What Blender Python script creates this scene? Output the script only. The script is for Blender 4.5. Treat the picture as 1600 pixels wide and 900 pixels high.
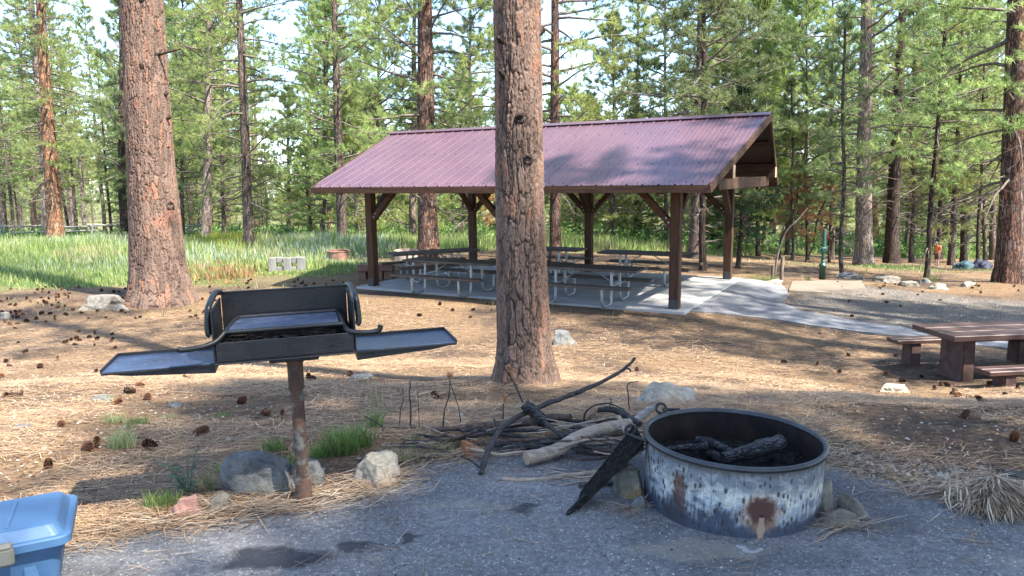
import bpy, bmesh, math, random
import numpy as np
from mathutils import Vector, Matrix, Euler
for o in list(bpy.data.objects): bpy.data.objects.remove(o)
S = bpy.context.scene
COL = S.collection
R = math.radians
rnd = random.Random(7)
rng = np.random.default_rng(11)

# ---------------------------------------------------------------- camera
FPX, PITCH, ROLL, CZ = 1127.0, .150, -.012, 1.55
cd = bpy.data.cameras.new('camera'); cam = bpy.data.objects.new('camera', cd); COL.objects.link(cam)
cd.sensor_width = 36; cd.lens = 36*FPX/1600; cd.clip_start = .05; cd.clip_end = 3000
cam.matrix_world = Matrix.Translation((0, 0, CZ)) @ Matrix.Rotation(math.pi/2-PITCH, 4, 'X') @ Matrix.Rotation(ROLL, 4, 'Z')
S.camera = cam
# ---------------------------------------------------------------- sky, sun, exposure
SUN_AZ = math.atan2(.80, -.60)      # compass-like angle from +y towards +x
SUN_EL = R(53)
w = bpy.data.worlds.new('World'); S.world = w; w.use_nodes = True
nt = w.node_tree; bg = nt.nodes['Background']
sk = nt.nodes.new('ShaderNodeTexSky'); sk.sky_type = 'NISHITA'; sk.sun_disc = False
sk.sun_elevation = SUN_EL; sk.sun_rotation = SUN_AZ; sk.air_density = .85; sk.dust_density = .7; sk.ozone_density = 1.8
tcn = nt.nodes.new('ShaderNodeTexCoord'); mpn = nt.nodes.new('ShaderNodeMapping'); mpn.inputs['Scale'].default_value = (1, 1, 2.2)
cln = nt.nodes.new('ShaderNodeTexNoise'); cln.inputs['Scale'].default_value = 2.2; cln.inputs['Detail'].default_value = 6; cln.inputs['Roughness'].default_value = .6
crn = nt.nodes.new('ShaderNodeValToRGB'); crn.color_ramp.elements[0].position = .60; crn.color_ramp.elements[1].position = .76
mxn = nt.nodes.new('ShaderNodeMix'); mxn.data_type = 'RGBA'; mxn.inputs[7].default_value = (9, 9.3, 10, 1)
nt.links.new(tcn.outputs['Generated'], mpn.inputs[0]); nt.links.new(mpn.outputs[0], cln.inputs['Vector'])
nt.links.new(cln.outputs[0], crn.inputs[0]); nt.links.new(crn.outputs[0], mxn.inputs[0]); nt.links.new(sk.outputs[0], mxn.inputs[6])
tnt = nt.nodes.new('ShaderNodeMix'); tnt.data_type = 'RGBA'; tnt.blend_type = 'MULTIPLY'; tnt.inputs[0].default_value = 1; tnt.inputs[7].default_value = (.95, .98, 1.0, 1); nt.links.new(mxn.outputs[2], tnt.inputs[6]); nt.links.new(tnt.outputs[2], bg.inputs[0]); bg.inputs[1].default_value = .15
sl = bpy.data.lights.new('sun', 'SUN'); sl.energy = 4.3; sl.angle = R(.9); sl.color = (1, .95, .86)
so = bpy.data.objects.new('sun', sl); COL.objects.link(so)
sdir = Vector((math.sin(SUN_AZ)*math.cos(SUN_EL), math.cos(SUN_AZ)*math.cos(SUN_EL), math.sin(SUN_EL)))
so.rotation_euler = (-sdir).to_track_quat('-Z', 'Y').to_euler(); so.location = (0, 0, 40)
S.view_settings.view_transform = 'Standard'; S.view_settings.look = 'None'; S.view_settings.gamma = 1
S.view_settings.use_curve_mapping = False; S.view_settings.exposure = 2.08

# ---------------------------------------------------------------- photo rays (used to find real positions)
_cp, _sp, _cr, _sr = math.cos(PITCH), math.sin(PITCH), math.cos(ROLL), math.sin(ROLL)
def ray(px, py):
    du, dv = px-800, py-450
    u = du*_cr+dv*_sr; v = -du*_sr+dv*_cr
    a = u/FPX; up = -v/FPX
    return Vector((a, _cp+up*_sp, -_sp+up*_cp))
def at(px, py, y):
    d = ray(px, py); k = y/d.y
    return Vector((d.x*k, y, CZ+d.z*k))
def onz(px, py, z):
    d = ray(px, py); k = (z-CZ)/d.z
    return Vector((d.x*k, d.y*k, z))
def G(px, py):
    d = ray(px, py); k = 1.0
    while k < 400:
        if CZ+d.z*k < H(d.x*k, d.y*k): break
        k *= 1.02
    lo, hi = k/1.02, k
    for _ in range(25):
        m = (lo+hi)/2
        if CZ+d.z*m < H(d.x*m, d.y*m): hi = m
        else: lo = m
    return Vector((d.x*lo, d.y*lo, H(d.x*lo, d.y*lo)))

# ---------------------------------------------------------------- noise and terrain height
def hsh(ix, iy, s=0):
    n = (ix*374761393 + iy*668265263 + s*974711) & 0xffffffff
    n = ((n ^ (n >> 13))*1274126177) & 0xffffffff
    return ((n ^ (n >> 16)) & 0xffff)/65535.0
def vnoise(x, y, s=0):
    x = np.asarray(x, float); y = np.asarray(y, float)
    ix = np.floor(x).astype(np.int64); iy = np.floor(y).astype(np.int64); fx = x-ix; fy = y-iy
    fx = fx*fx*(3-2*fx); fy = fy*fy*(3-2*fy)
    a = hsh(ix, iy, s); b = hsh(ix+1, iy, s); c = hsh(ix, iy+1, s); d = hsh(ix+1, iy+1, s)
    return (a*(1-fx)+b*fx)*(1-fy)+(c*(1-fx)+d*fx)*fy
def fbm(x, y, s=0, o=4):
    t = 0; a = .5
    for k in range(o):
        t = t+a*(vnoise(np.asarray(x)*2**k, np.asarray(y)*2**k, s+k)-.5); a *= .5
    return t
YC = [-60, 0, 4.2, 5, 6.5, 8, 9.5, 11, 14, 17, 20, 25, 30, 36, 42, 50, 60, 80, 120, 260]
ZL = [.3, 0, 0, -.06, -.30, -.58, -.80, -.93, -1.03, -1.08, -1.12, -1.2, -1.3, -1.5, -1.9, -2.5, -3.1, -4.4, -6.0, -6.0]
ZC = [.3, 0, 0, -.07, -.36, -.68, -.92, -1.04, -1.10, -1.12, -1.14, -1.18, -1.3, -1.6, -2.0, -2.6, -3.3, -4.6, -6.2, -6.2]
ZR = [.3, 0, 0, -.12, -.55, -1.0, -1.29, -1.33, -1.36, -1.42, -1.52, -1.9, -2.4, -3.1, -3.7, -4.2, -4.7, -5.6, -6.8, -6.8]
SX0, SY0, TH, SLAB = 3.394, 13.946, .505, CZ-2.634
SLL, SLW = 8.378, 5.439
def Hn(x, y):
    x = np.asarray(x, float); y = np.asarray(y, float)
    a = np.clip(x/np.maximum(y, 1.0), -.62, .62)/.62
    l = np.interp(y, YC, ZL); c = np.interp(y, YC, ZC); r = np.interp(y, YC, ZR)
    z = np.where(a < 0, c+(l-c)*-a, c+(r-c)*a)
    m = np.clip((y-4.3)/1.5, 0, 1)
    z = z+m*(fbm(x*.45, y*.45, 3, 3)*.16+fbm(x*2.1, y*2.1, 9, 3)*.035)
    # level bench under the shelter slab
    dx = x-SX0; dy = y-SY0; c_, s_ = math.cos(TH), math.sin(TH)
    u = dx*c_-dy*s_; v = dx*s_+dy*c_
    d = np.maximum(np.maximum(-u-SLL, u), np.maximum(-v, v-SLW))
    k = np.clip(1-d/1.2, 0, 1); k = k*k*(3-2*k)
    return z*(1-k)+(SLAB-.055)*k
def H(x, y): return float(Hn(x, y))

# ---------------------------------------------------------------- mesh helpers
def link(name, me, m, parent=None):
    o = bpy.data.objects.new(name, me); COL.objects.link(o)
    if m is not None:
        for q in (m if isinstance(m, (list, tuple)) else [m]): me.materials.append(q)
    if parent: o.parent = parent
    return o
def tag(o, label=None, cat=None, group=None, kind=None):
    if label: o['label'] = label
    if cat: o['category'] = cat
    if group: o['group'] = group
    if kind: o['kind'] = kind
    return o
def empty(name, loc, rz=0, sc=1):
    o = bpy.data.objects.new(name, None); COL.objects.link(o); o.location = loc; o.rotation_euler = (0, 0, rz)
    o.scale = (sc, sc, sc); o.empty_display_size = .1
    return o
def npmesh(name, V, F, nv, smooth=False, col=None, mi=None):
    """V (n,3) ; F (m,nv) int"""
    me = bpy.data.meshes.new(name); V = np.ascontiguousarray(V, np.float32); F = np.ascontiguousarray(F, np.int32)
    me.vertices.add(len(V)); me.vertices.foreach_set('co', V.ravel())
    me.loops.add(F.size); me.loops.foreach_set('vertex_index', F.ravel())
    me.polygons.add(len(F)); me.polygons.foreach_set('loop_start', np.arange(0, F.size, nv, dtype=np.int32))
    me.polygons.foreach_set('loop_total', np.full(len(F), nv, np.int32))
    if smooth: me.polygons.foreach_set('use_smooth', np.ones(len(F), bool))
    if mi is not None: me.polygons.foreach_set('material_index', np.ascontiguousarray(mi, np.int32))
    me.update(calc_edges=True)
    if col is not None:
        at_ = me.attributes.new('Col', 'FLOAT_COLOR', 'POINT')
        c4 = np.ones((len(V), 4), np.float32); c4[:, :col.shape[1]] = col
        at_.data.foreach_set('color', c4.ravel())
    return me
class MB:
    def __init__(s): s.v = []; s.f = []; s.sm = []
    def add(s, vs, fs, smooth=False):
        n = len(s.v); s.v += [tuple(v) for v in vs]; s.f += [tuple(i+n for i in f) for f in fs]; s.sm += [smooth]*len(fs); return s
    def box(s, c, d, rot=None, b=.004):
        """chamfered box"""
        bm = bmesh.new(); bmesh.ops.create_cube(bm, size=1)
        bmesh.ops.scale(bm, vec=Vector(d), verts=bm.verts)
        if b > 0: bmesh.ops.bevel(bm, geom=bm.edges[:], offset=min(b, min(d)*.3), segments=1, affect='EDGES')
        M = Matrix.Translation(Vector(c)) @ (rot.to_4x4() if rot is not None else Matrix.Identity(4))
        bm.verts.ensure_lookup_table(); bm.verts.index_update()
        s.add([M @ v.co for v in bm.verts], [[v.index for v in f.verts] for f in bm.faces]); bm.free(); return s
    def bar(s, p, q, wd, ht, up=Vector((0, 0, 1)), b=.004):
        p = Vector(p); q = Vector(q); d = (q-p); L = d.length; d.normalize()
        sd = d.cross(up)
        if sd.length < 1e-4: sd = d.cross(Vector((1, 0, 0)))
        sd.normalize(); u2 = sd.cross(d)
        M = Matrix((d, sd, u2)).transposed()
        return s.box((p+q)/2, (L, wd, ht), M, b)
    def tube(s, pts, r, n=10, caps=True, jit=0.0, seed=0):
        pts = [Vector(p) for p in pts]; N = len(pts)
        rs = r if isinstance(r, (list, tuple)) else [r]*N
        rr = random.Random(seed); rings = []; prev = None
        for i, p in enumerate(pts):
            t = (pts[min(i+1, N-1)]-pts[max(i-1, 0)]).normalized()
            if prev is None:
                a = Vector((0, 0, 1)) if abs(t.z) < .9 else Vector((1, 0, 0))
                e = t.cross(a).normalized()
            else: e = (prev-t*prev.dot(t)).normalized()
            prev = e; g = t.cross(e)
            rings.append([p+(e*math.cos(2*math.pi*k/n)+g*math.sin(2*math.pi*k/n))*rs[i]*(1+jit*(rr.random()-.5)*2) for k in range(n)])
        vs = [v for rg in rings for v in rg]; fs = []
        for i in range(N-1):
            for k in range(n):
                a = i*n+k; b = i*n+(k+1) % n
                fs.append((a, b, b+n, a+n))
        s.add(vs, fs, True)
        if caps:
            s.add(rings[0], [tuple(range(n))[::-1]]); s.add(rings[-1], [tuple(range(n))])
        return s
    def lathe(s, prof, n=48, c=(0, 0, 0), closed=False):
        vs = [(c[0]+r*math.cos(2*math.pi*k/n), c[1]+r*math.sin(2*math.pi*k/n), c[2]+z) for r, z in prof for k in range(n)]
        fs = []; N = len(prof)
        for i in range(N if closed else N-1):
            j = (i+1) % N
            for k in range(n):
                fs.append((i*n+k, i*n+(k+1) % n, j*n+(k+1) % n, j*n+k))
        return s.add(vs, fs, True)
    def prism(s, poly, z0, z1):
        n = len(poly); vs = [(x, y, z0) for x, y in poly]+[(x, y, z1) for x, y in poly]
        fs = [tuple(range(n))[::-1], tuple(range(n, 2*n))]+[(i, (i+1) % n, n+(i+1) % n, n+i) for i in range(n)]
        return s.add(vs, fs)
    def mesh(s, name):
        me = bpy.data.meshes.new(name); me.from_pydata(s.v, [], s.f)
        me.polygons.foreach_set('use_smooth', s.sm); me.update()
        return me
    def build(s, name, m, parent=None):
        return link(name, s.mesh(name), m, parent)
def smooth_path(pts, k=5):
    """Catmull-Rom through the points"""
    P = [Vector(p) for p in pts]; P = [P[0]*2-P[1]]+P+[P[-1]*2-P[-2]]; out = []
    for i in range(1, len(P)-2):
        for j in range(k):
            t = j/k; a, b, c, d = P[i-1:i+3]
            out.append(.5*((2*b)+(c-a)*t+(2*a-5*b+4*c-d)*t*t+(3*b-a-3*c+d)*t**3))
    out.append(P[-2]); return out

# ---------------------------------------------------------------- material helpers
class NT:
    def __init__(s, name):
        s.m = bpy.data.materials.new(name); s.m.use_nodes = True; s.t = s.m.node_tree; s.p = s.t.nodes['Principled BSDF']
        s.out = s.t.nodes['Material Output']
    def n(s, ty, **kw):
        nd = s.t.nodes.new('ShaderNode'+ty)
        for k, v in kw.items(): setattr(nd, k, v)
        return nd
    def put(s, sock, v):
        if isinstance(v, bpy.types.NodeSocket): s.t.links.new(v, sock)
        else:
            if isinstance(v, tuple) and len(v) == 3 and sock.type == 'RGBA': v = (*v, 1)
            sock.default_value = v
    def coord(s, which='Object', scale=(1, 1, 1), rot=(0, 0, 0), loc=(0, 0, 0)):
        tc = s.n('TexCoord'); mp = s.n('Mapping'); s.t.links.new(tc.outputs[which], mp.inputs[0])
        mp.inputs['Scale'].default_value = scale; mp.inputs['Rotation'].default_value = rot; mp.inputs['Location'].default_value = loc
        return mp.outputs[0]
    def noise(s, vec, sc, det=4, ro=.55, dist=0):
        nd = s.n('TexNoise'); s.put(nd.inputs['Vector'], vec); nd.inputs['Scale'].default_value = sc
        nd.inputs['Detail'].default_value = det; nd.inputs['Roughness'].default_value = ro; nd.inputs['Distortion'].default_value = dist
        return nd.outputs[0]
    def noisec(s, vec, sc, det=2):
        nd = s.n('TexNoise'); s.put(nd.inputs['Vector'], vec); nd.inputs['Scale'].default_value = sc; nd.inputs['Detail'].default_value = det
        return nd.outputs['Color']
    def vor(s, vec, sc, feat='F1', out='Distance', rnd_=1):
        nd = s.n('TexVoronoi', feature=feat); s.put(nd.inputs['Vector'], vec); nd.inputs['Scale'].default_value = sc
        nd.inputs['Randomness'].default_value = rnd_
        return nd.outputs[out]
    def ramp(s, f, stops, interp='LINEAR'):
        nd = s.n('ValToRGB'); s.put(nd.inputs[0], f); e = nd.color_ramp.elements; nd.color_ramp.interpolation = interp
        while len(e) < len(stops): e.new(.5)
        for i, (p, c) in enumerate(stops):
            e[i].position = p; e[i].color = (c, c, c, 1) if isinstance(c, (int, float)) else (*c, 1)
        return nd.outputs[0]
    def mix(s, f, a, b, mode='MIX'):
        nd = s.n('Mix', data_type='RGBA', blend_type=mode); s.put(nd.inputs[0], f); s.put(nd.inputs[6], a); s.put(nd.inputs[7], b)
        return nd.outputs[2]
    def math(s, op, a, b=0.0, c=0.0, clamp=False):
        nd = s.n('Math', operation=op, use_clamp=clamp); s.put(nd.inputs[0], a); s.put(nd.inputs[1], b)
        if op in ('MULTIPLY_ADD', 'SMOOTH_MIN'): s.put(nd.inputs[2], c)
        return nd.outputs[0]
    def addv(s, a, b, k):
        nd = s.n('VectorMath', operation='MULTIPLY_ADD'); s.put(nd.inputs[0], b); nd.inputs[1].default_value = (k, k, k); s.put(nd.inputs[2], a)
        return nd.outputs[0]
    def attr(s, name, out='Color'):
        nd = s.n('Attribute', attribute_name=name); return nd.outputs[out]
    def sep(s, v):
        nd = s.n('SeparateXYZ'); s.put(nd.inputs[0], v); return nd.outputs
    def bump(s, h, dist=.01, st=1.0, nrm=None):
        nd = s.n('Bump'); s.put(nd.inputs['Height'], h); nd.inputs['Distance'].default_value = dist; nd.inputs['Strength'].default_value = st
        if nrm is not None: s.put(nd.inputs['Normal'], nrm)
        return nd.outputs[0]
    def fin(s, col=None, rough=None, nrm=None, metal=None, spec=None):
        P = s.p.inputs
        if col is not None: s.put(P['Base Color'], col)
        if rough is not None: s.put(P['Roughness'], rough)
        if nrm is not None: s.put(P['Normal'], nrm)
        if metal is not None: s.put(P['Metallic'], metal)
        if spec is not None: s.put(P['Specular IOR Level'], spec)
        return s.m
def simple(name, c1, c2, sc=8, rough=.8, bd=.004, stretch=(1, 1, 1), metal=0, spec=.5, det=6, lo=.35, hi=.65, bst=.6):
    t = NT(name); v = t.coord('Object', stretch); f = t.noise(v, sc, det); g = t.noise(v, sc*6, 3)
    c = t.mix(t.ramp(f, [(lo, 0), (hi, 1)]), c1, c2); c = t.mix(.35, c, t.mix(g, (.25, .25, .25), (1.4, 1.4, 1.4)), 'MULTIPLY')
    return t.fin(c, rough, t.bump(t.math('ADD', f, t.math('MULTIPLY', g, .4)), bd, bst), metal, spec)
def colattr(name, rough=.8, transl=0.0, spec=.3, var=0.0):
    t = NT(name); c = t.attr('Col')
    if var:
        oi = t.n('ObjectInfo'); hs = t.n('HueSaturation'); t.put(hs.inputs['Color'], c)
        t.put(hs.inputs['Hue'], t.math('MULTIPLY_ADD', oi.outputs['Random'], .035, .485))
        t.put(hs.inputs['Value'], t.math('MULTIPLY_ADD', oi.outputs['Random'], var, 1-var/2)); c = hs.outputs[0]
    m = t.fin(c, rough, spec=spec)
    if transl:
        tr = t.n('BsdfTranslucent'); t.put(tr.inputs[0], c); mx = t.n('MixShader'); mx.inputs[0].default_value = transl
        t.t.links.new(t.p.outputs[0], mx.inputs[1]); t.t.links.new(tr.outputs[0], mx.inputs[2]); t.t.links.new(mx.outputs[0], t.out.inputs[0])
    return m
# ================================================================ GROUND
def inpoly(X, Y, poly):
    inside = np.zeros(X.shape, bool); n = len(poly)
    for i in range(n):
        x1, y1 = poly[i]; x2, y2 = poly[(i+1) % n]
        c = ((y1 > Y) != (y2 > Y)) & (X < (x2-x1)*(Y-y1)/((y2-y1) if y2 != y1 else 1e-9)+x1)
        inside ^= c
    return inside
def pdist(X, Y, poly):
    d = np.full(X.shape, 1e9); n = len(poly)
    for i in range(n):
        x1, y1 = poly[i]; x2, y2 = poly[(i+1) % n]; dx, dy = x2-x1, y2-y1
        t = np.clip(((X-x1)*dx+(Y-y1)*dy)/(dx*dx+dy*dy+1e-12), 0, 1)
        d = np.minimum(d, np.hypot(X-x1-t*dx, Y-y1-t*dy))
    return np.where(inpoly(X, Y, poly), -d, d)
def wp(pts): return [tuple(G(*p)[:2]) for p in pts]
# the campsite pad edge
PADE = [tuple(onz(px, py, 0)[:2]) for px, py in [(-200, 880), (60, 858), (130, 845), (240, 828), (360, 808), (470, 790), (560, 768), (620, 745), (690, 722), (740, 706),
        (830, 700), (930, 692), (1010, 690), (1150, 700), (1280, 722), (1350, 742), (1450, 762), (1560, 790), (1700, 800), (2000, 830)]]
PAD = PADE+[(5.5, -2), (-4.5, -2)]
PATH = wp([(1040, 487), (1100, 489), (1180, 497), (1300, 514), (1450, 532), (1600, 549), (1720, 560), (1720, 542), (1600, 534), (1440, 518), (1330, 502), (1250, 486), (1216, 473),
           (1232, 462), (1226, 450), (1213, 444), (1150, 436)])
GRAV = wp([(1216, 474), (1250, 489), (1330, 504), (1440, 519), (1600, 536), (1900, 560), (1900, 500), (1590, 470), (1480, 458), (1350, 446), (1345, 438), (1232, 440), (1236, 462)])
PGRAV = wp([(1290, 722), (1350, 742), (1450, 762), (1560, 790), (1700, 800), (1700, 770), (1600, 742), (1500, 730), (1400, 712), (1300, 690), (1200, 640), (1180, 640)])
def edges_noise(x, y, a=.12, f=2.5): return fbm(x*f, y*f, 31, 3)*a*2
def zones(x, y):
    a = x/np.maximum(y, 1.0)
    yb = np.interp(a, [-.9, -.42, -.30, -.2, -.1, .1, .3, .38, .5], [16.8, 18.2, 18.6, 19.8, 27.5, 30, 33, 43, 46])
    g = np.clip((y-yb+fbm(x*.35, y*.35, 5, 4)*5)/2.2+.2, 0, 1)
    lawn = np.exp(-(((a-.56)/.16)**2+((y-28)/2.6)**2)*1.2)*np.clip((vnoise(x*.8, y*.8, 8)-.2)*2, 0, 1)*.9
    g = np.maximum(g, lawn*(y > 23))
    # worn dirt strips inside the meadow and right hand far clearing
    strip = np.exp(-(((a+.14)/.13)**2+((y-25)/2.6)**2))
    g = g*(1-strip*.85)
    r = np.clip(-(pdist(x, y, GRAV)+edges_noise(x, y, .5, .8)-.1)/.5, 0, 1)
    r2 = np.clip(-(pdist(x, y, PGRAV)+edges_noise(x, y, .3, 1.5)-.12)/.35, 0, 1)*.85
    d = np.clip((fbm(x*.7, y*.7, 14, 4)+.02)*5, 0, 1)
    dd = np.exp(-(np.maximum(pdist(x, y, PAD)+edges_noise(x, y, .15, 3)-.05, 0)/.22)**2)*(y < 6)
    return g, np.maximum(r, r2), np.maximum(d, dd)
ys = [-60]
while ys[-1] < 0: ys.append(ys[-1]+3)
ys[-1] = 0
while ys[-1] < 300: ys.append(ys[-1]+.05+.0125*ys[-1])
ys = np.array(ys); av = np.linspace(-1, 1, 421); av = np.sign(av)*(np.abs(av)**1.15)*1.9
YY, AA = np.meshgrid(ys, av, indexing='ij'); XX = AA*(np.abs(YY)+7)
ZZ = Hn(XX, YY); nr, nc = XX.shape
V = np.stack([XX, YY, ZZ], -1).reshape(-1, 3)
I = np.arange(nr*nc).reshape(nr, nc); F = np.stack([I[:-1, :-1], I[:-1, 1:], I[1:, 1:], I[1:, :-1]], -1).reshape(-1, 4)
zg, zr, zd = zones(V[:, 0], V[:, 1])
t = NT('forest_floor'); v = t.coord('Object'); zc = t.sep(t.attr('Col'))
n1 = t.noise(v, 1.3, 6, .65); n2 = t.noise(v, 7, 5, .65); n3 = t.noise(v, 60, 4, .7)
wv1 = t.noise(t.addv(t.coord('Object', (14, 90, 40)), t.noisec(v, 5), 9), 1, 3, .7)
wv2 = t.noise(t.addv(t.coord('Object', (80, 18, 40), (0, 0, .6)), t.noisec(v, 4), 8), 1, 3, .7)
nd = t.math('MAXIMUM', t.ramp(wv1, [(.48, 0), (.66, 1)]), t.ramp(wv2, [(.5, 0), (.68, 1)]))
lit = t.mix(t.ramp(n1, [(.35, 0), (.65, 1)]), (.165, .104, .058), (.31, .198, .108))
lit = t.mix(t.ramp(n2, [(.42, 0), (.60, 1)]), lit, (.17, .11, .075))
lit = t.mix(t.math('MULTIPLY', nd, .75), lit, (.46, .32, .18))
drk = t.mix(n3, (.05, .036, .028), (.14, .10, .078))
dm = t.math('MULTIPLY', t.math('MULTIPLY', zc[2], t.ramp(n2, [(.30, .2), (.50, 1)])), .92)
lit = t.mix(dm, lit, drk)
grs = t.mix(t.ramp(n2, [(.35, 0), (.65, 1)]), (.09, .11, .045), (.21, .19, .09))
pv = t.vor(v, 55, 'F1', 'Color'); pd = t.vor(v, 55, 'F1', 'Distance')
grv = t.mix(t.sep(pv)[0], (.20, .17, .14), (.50, .43, .345)); grv = t.mix(t.ramp(pd, [(.25, 0), (.6, 1)]), grv, (.10, .09, .08))
grv = t.mix(t.ramp(n1, [(.45, 0), (.7, .6)]), grv, (.33, .26, .19))
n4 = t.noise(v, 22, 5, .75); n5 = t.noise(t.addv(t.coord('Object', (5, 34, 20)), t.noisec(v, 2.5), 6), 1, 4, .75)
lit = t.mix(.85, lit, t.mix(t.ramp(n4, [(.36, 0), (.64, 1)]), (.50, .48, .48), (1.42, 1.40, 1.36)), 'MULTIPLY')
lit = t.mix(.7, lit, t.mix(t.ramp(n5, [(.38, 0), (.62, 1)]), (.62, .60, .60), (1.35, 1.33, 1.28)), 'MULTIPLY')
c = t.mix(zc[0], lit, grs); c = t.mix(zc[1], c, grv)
hh = t.math('ADD', t.math('MULTIPLY', n3, .6), t.math('ADD', t.math('MULTIPLY', nd, .7), t.math('MULTIPLY', n2, 1.2)))
hh = t.math('ADD', hh, t.math('MULTIPLY', t.math('MULTIPLY', zc[1], pd), -1.2))
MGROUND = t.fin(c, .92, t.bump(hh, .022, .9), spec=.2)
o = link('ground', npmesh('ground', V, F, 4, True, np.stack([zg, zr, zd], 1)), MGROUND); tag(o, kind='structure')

# ---- asphalt
def asphalt(name, base, stains, hi=.42):
    t = NT(name); v = t.coord('Object'); n1 = t.noise(v, 2.2, 6, .65); n2 = t.noise(v, 14, 5, .7); n3 = t.noise(v, 140, 2, .6)
    vc = t.vor(v, 85, 'F1', 'Color'); vd = t.vor(v, 85, 'F1', 'Distance'); vc2 = t.vor(v, 40, 'F1', 'Color'); vd2 = t.vor(v, 40)
    b1 = tuple(x*.66 for x in base); b2 = tuple(x*1.35 for x in base)
    c = t.mix(t.ramp(n1, [(.3, 0), (.7, 1)]), b1, b2)
    c = t.mix(t.math('MULTIPLY', t.ramp(n2, [(.35, 0), (.7, 1)]), .5), c, tuple(x*1.25 for x in base))
    ag = t.mix(t.sep(vc)[0], tuple(x*.4 for x in base), (hi, hi*.97, hi*.9))
    c = t.mix(t.math('MULTIPLY', t.ramp(vd, [(.22, 1), (.5, 0)]), t.ramp(t.sep(vc)[1], [(.30, 0), (.60, 1)])), c, ag)
    n6 = t.noise(v, 38, 4, .75); c = t.mix(.8, c, t.mix(t.ramp(n6, [(.35, 0), (.65, 1)]), (.62, .62, .63), (1.38, 1.37, 1.34)), 'MULTIPLY')
    ck = t.vor(t.addv(v, t.noisec(v, 3, 5), .5), 1.1, 'DISTANCE_TO_EDGE'); c = t.mix(t.math('MULTIPLY', t.ramp(ck, [(.0, .8), (.006, 0)]), t.ramp(n1, [(.45, 0), (.55, 1)])), c, tuple(x*.25 for x in base))
    c = t.mix(t.math('MULTIPLY', t.ramp(vd2, [(.10, 1), (.22, 0)]), t.ramp(t.sep(vc2)[1], [(.70, 0), (.78, .9)])), c, (.5, .48, .43))
    xyz = t.sep(t.addv(v, t.noisec(v, 6, 4), .30))
    for (sx, sy, rx, ry, k, colr) in stains:
        dx = t.math('DIVIDE', t.math('SUBTRACT', xyz[0], sx+.15), rx); dy = t.math('DIVIDE', t.math('SUBTRACT', xyz[1], sy+.15), ry)
        d = t.math('ADD', t.math('MULTIPLY', dx, dx), t.math('MULTIPLY', dy, dy))
        c = t.mix(t.math('MULTIPLY', t.ramp(d, [(.35, 1), (1.0, 0)]), k), c, colr)
    h = t.math('ADD', t.math('MULTIPLY', vd, -1.0), t.math('ADD', t.math('MULTIPLY', n2, 1.6), t.math('MULTIPLY', n3, .5)))
    return t.fin(c, t.ramp(n2, [(.3, .72), (.7, .95)]), t.bump(h, .005, .9), spec=.3)
def st(px, py, rx, ry, k, c=(.022, .024, .032)):
    p = onz(px, py, 0); return (p.x, p.y, rx, ry, k, c)
MPAD = asphalt('old_asphalt', (.142, .140, .142), [st(430, 872, .26, .12, .93), st(560, 856, .10, .05, .8), st(815, 792, .11, .06, .8), st(650, 838, .06, .04, .8), st(840, 688, .9, .10, .6),
    st(960, 730, .35, .25, .55), st(1330, 790, .28, .40, .45), st(1180, 880, .5, .12, .3), st(225, 805, .3, .1, .5, (.10, .08, .06)), st(1080, 860, .35, .08, .5, (.24, .21, .16)), st(1165, 850, .03, .02, .5, (.5, .5, .48)), st(715, 790, .3, .05, .25, (.3, .27, .2))])
def sheet(name, poly, dz, m, step=.16, noise_amp=.0, skirt=.06, edge=.05):
    """a sheet laid on the ground inside a polygon, with a fringe of short sides"""
    bm = bmesh.new(); P = []
    n = len(poly)
    for i in range(n):
        x1, y1 = poly[i]; x2, y2 = poly[(i+1) % n]; L = math.hypot(x2-x1, y2-y1); k = max(1, int(L/step))
        for j in range(k):
            tt = j/k; x = x1+(x2-x1)*tt; y = y1+(y2-y1)*tt
            nx, ny = -(y2-y1)/L, (x2-x1)/L; e = float(edges_noise(x, y, edge, 4))*.9
            P.append((x+nx*e, y+ny*e))
    vs = [bm.verts.new((x, y, 0)) for x, y in P]
    f = bm.faces.new(vs); bmesh.ops.triangulate(bm, faces=[f])
    for _ in range(7):
        ed = [e for e in bm.edges if e.calc_length() > step*2.2]
        if not ed: break
        bmesh.ops.subdivide_edges(bm, edges=ed, cuts=1, use_grid_fill=False)
        bmesh.ops.triangulate(bm, faces=[f for f in bm.faces if len(f.verts) > 3])
    bmesh.ops.beautify_fill(bm, faces=bm.faces[:], edges=[e for e in bm.edges if not e.is_boundary])
    co = np.array([v.co[:] for v in bm.verts]); z = Hn(co[:, 0], co[:, 1])+dz
    for v, zz in zip(bm.verts, z): v.co.z = zz
    be = [e for e in bm.edges if e.is_boundary]
    r = bmesh.ops.extrude_edge_only(bm, edges=be)
    for g in r['geom']:
        if isinstance(g, bmesh.types.BMVert): g.co.z -= skirt
    bmesh.ops.recalc_face_normals(bm, faces=bm.faces[:])
    me = bpy.data.meshes.new(name); bm.to_mesh(me); bm.free()
    return link(name, me, m)
tag(sheet('campsite_pad', PAD, .006, MPAD, .12, skirt=.05, edge=.07), kind='structure')
MPATH = asphalt('worn_path_asphalt', (.17, .17, .178), [], .4)
tag(sheet('asphalt_path', PATH, .03, MPATH, .2, skirt=.09, edge=.10), kind='structure')

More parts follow.
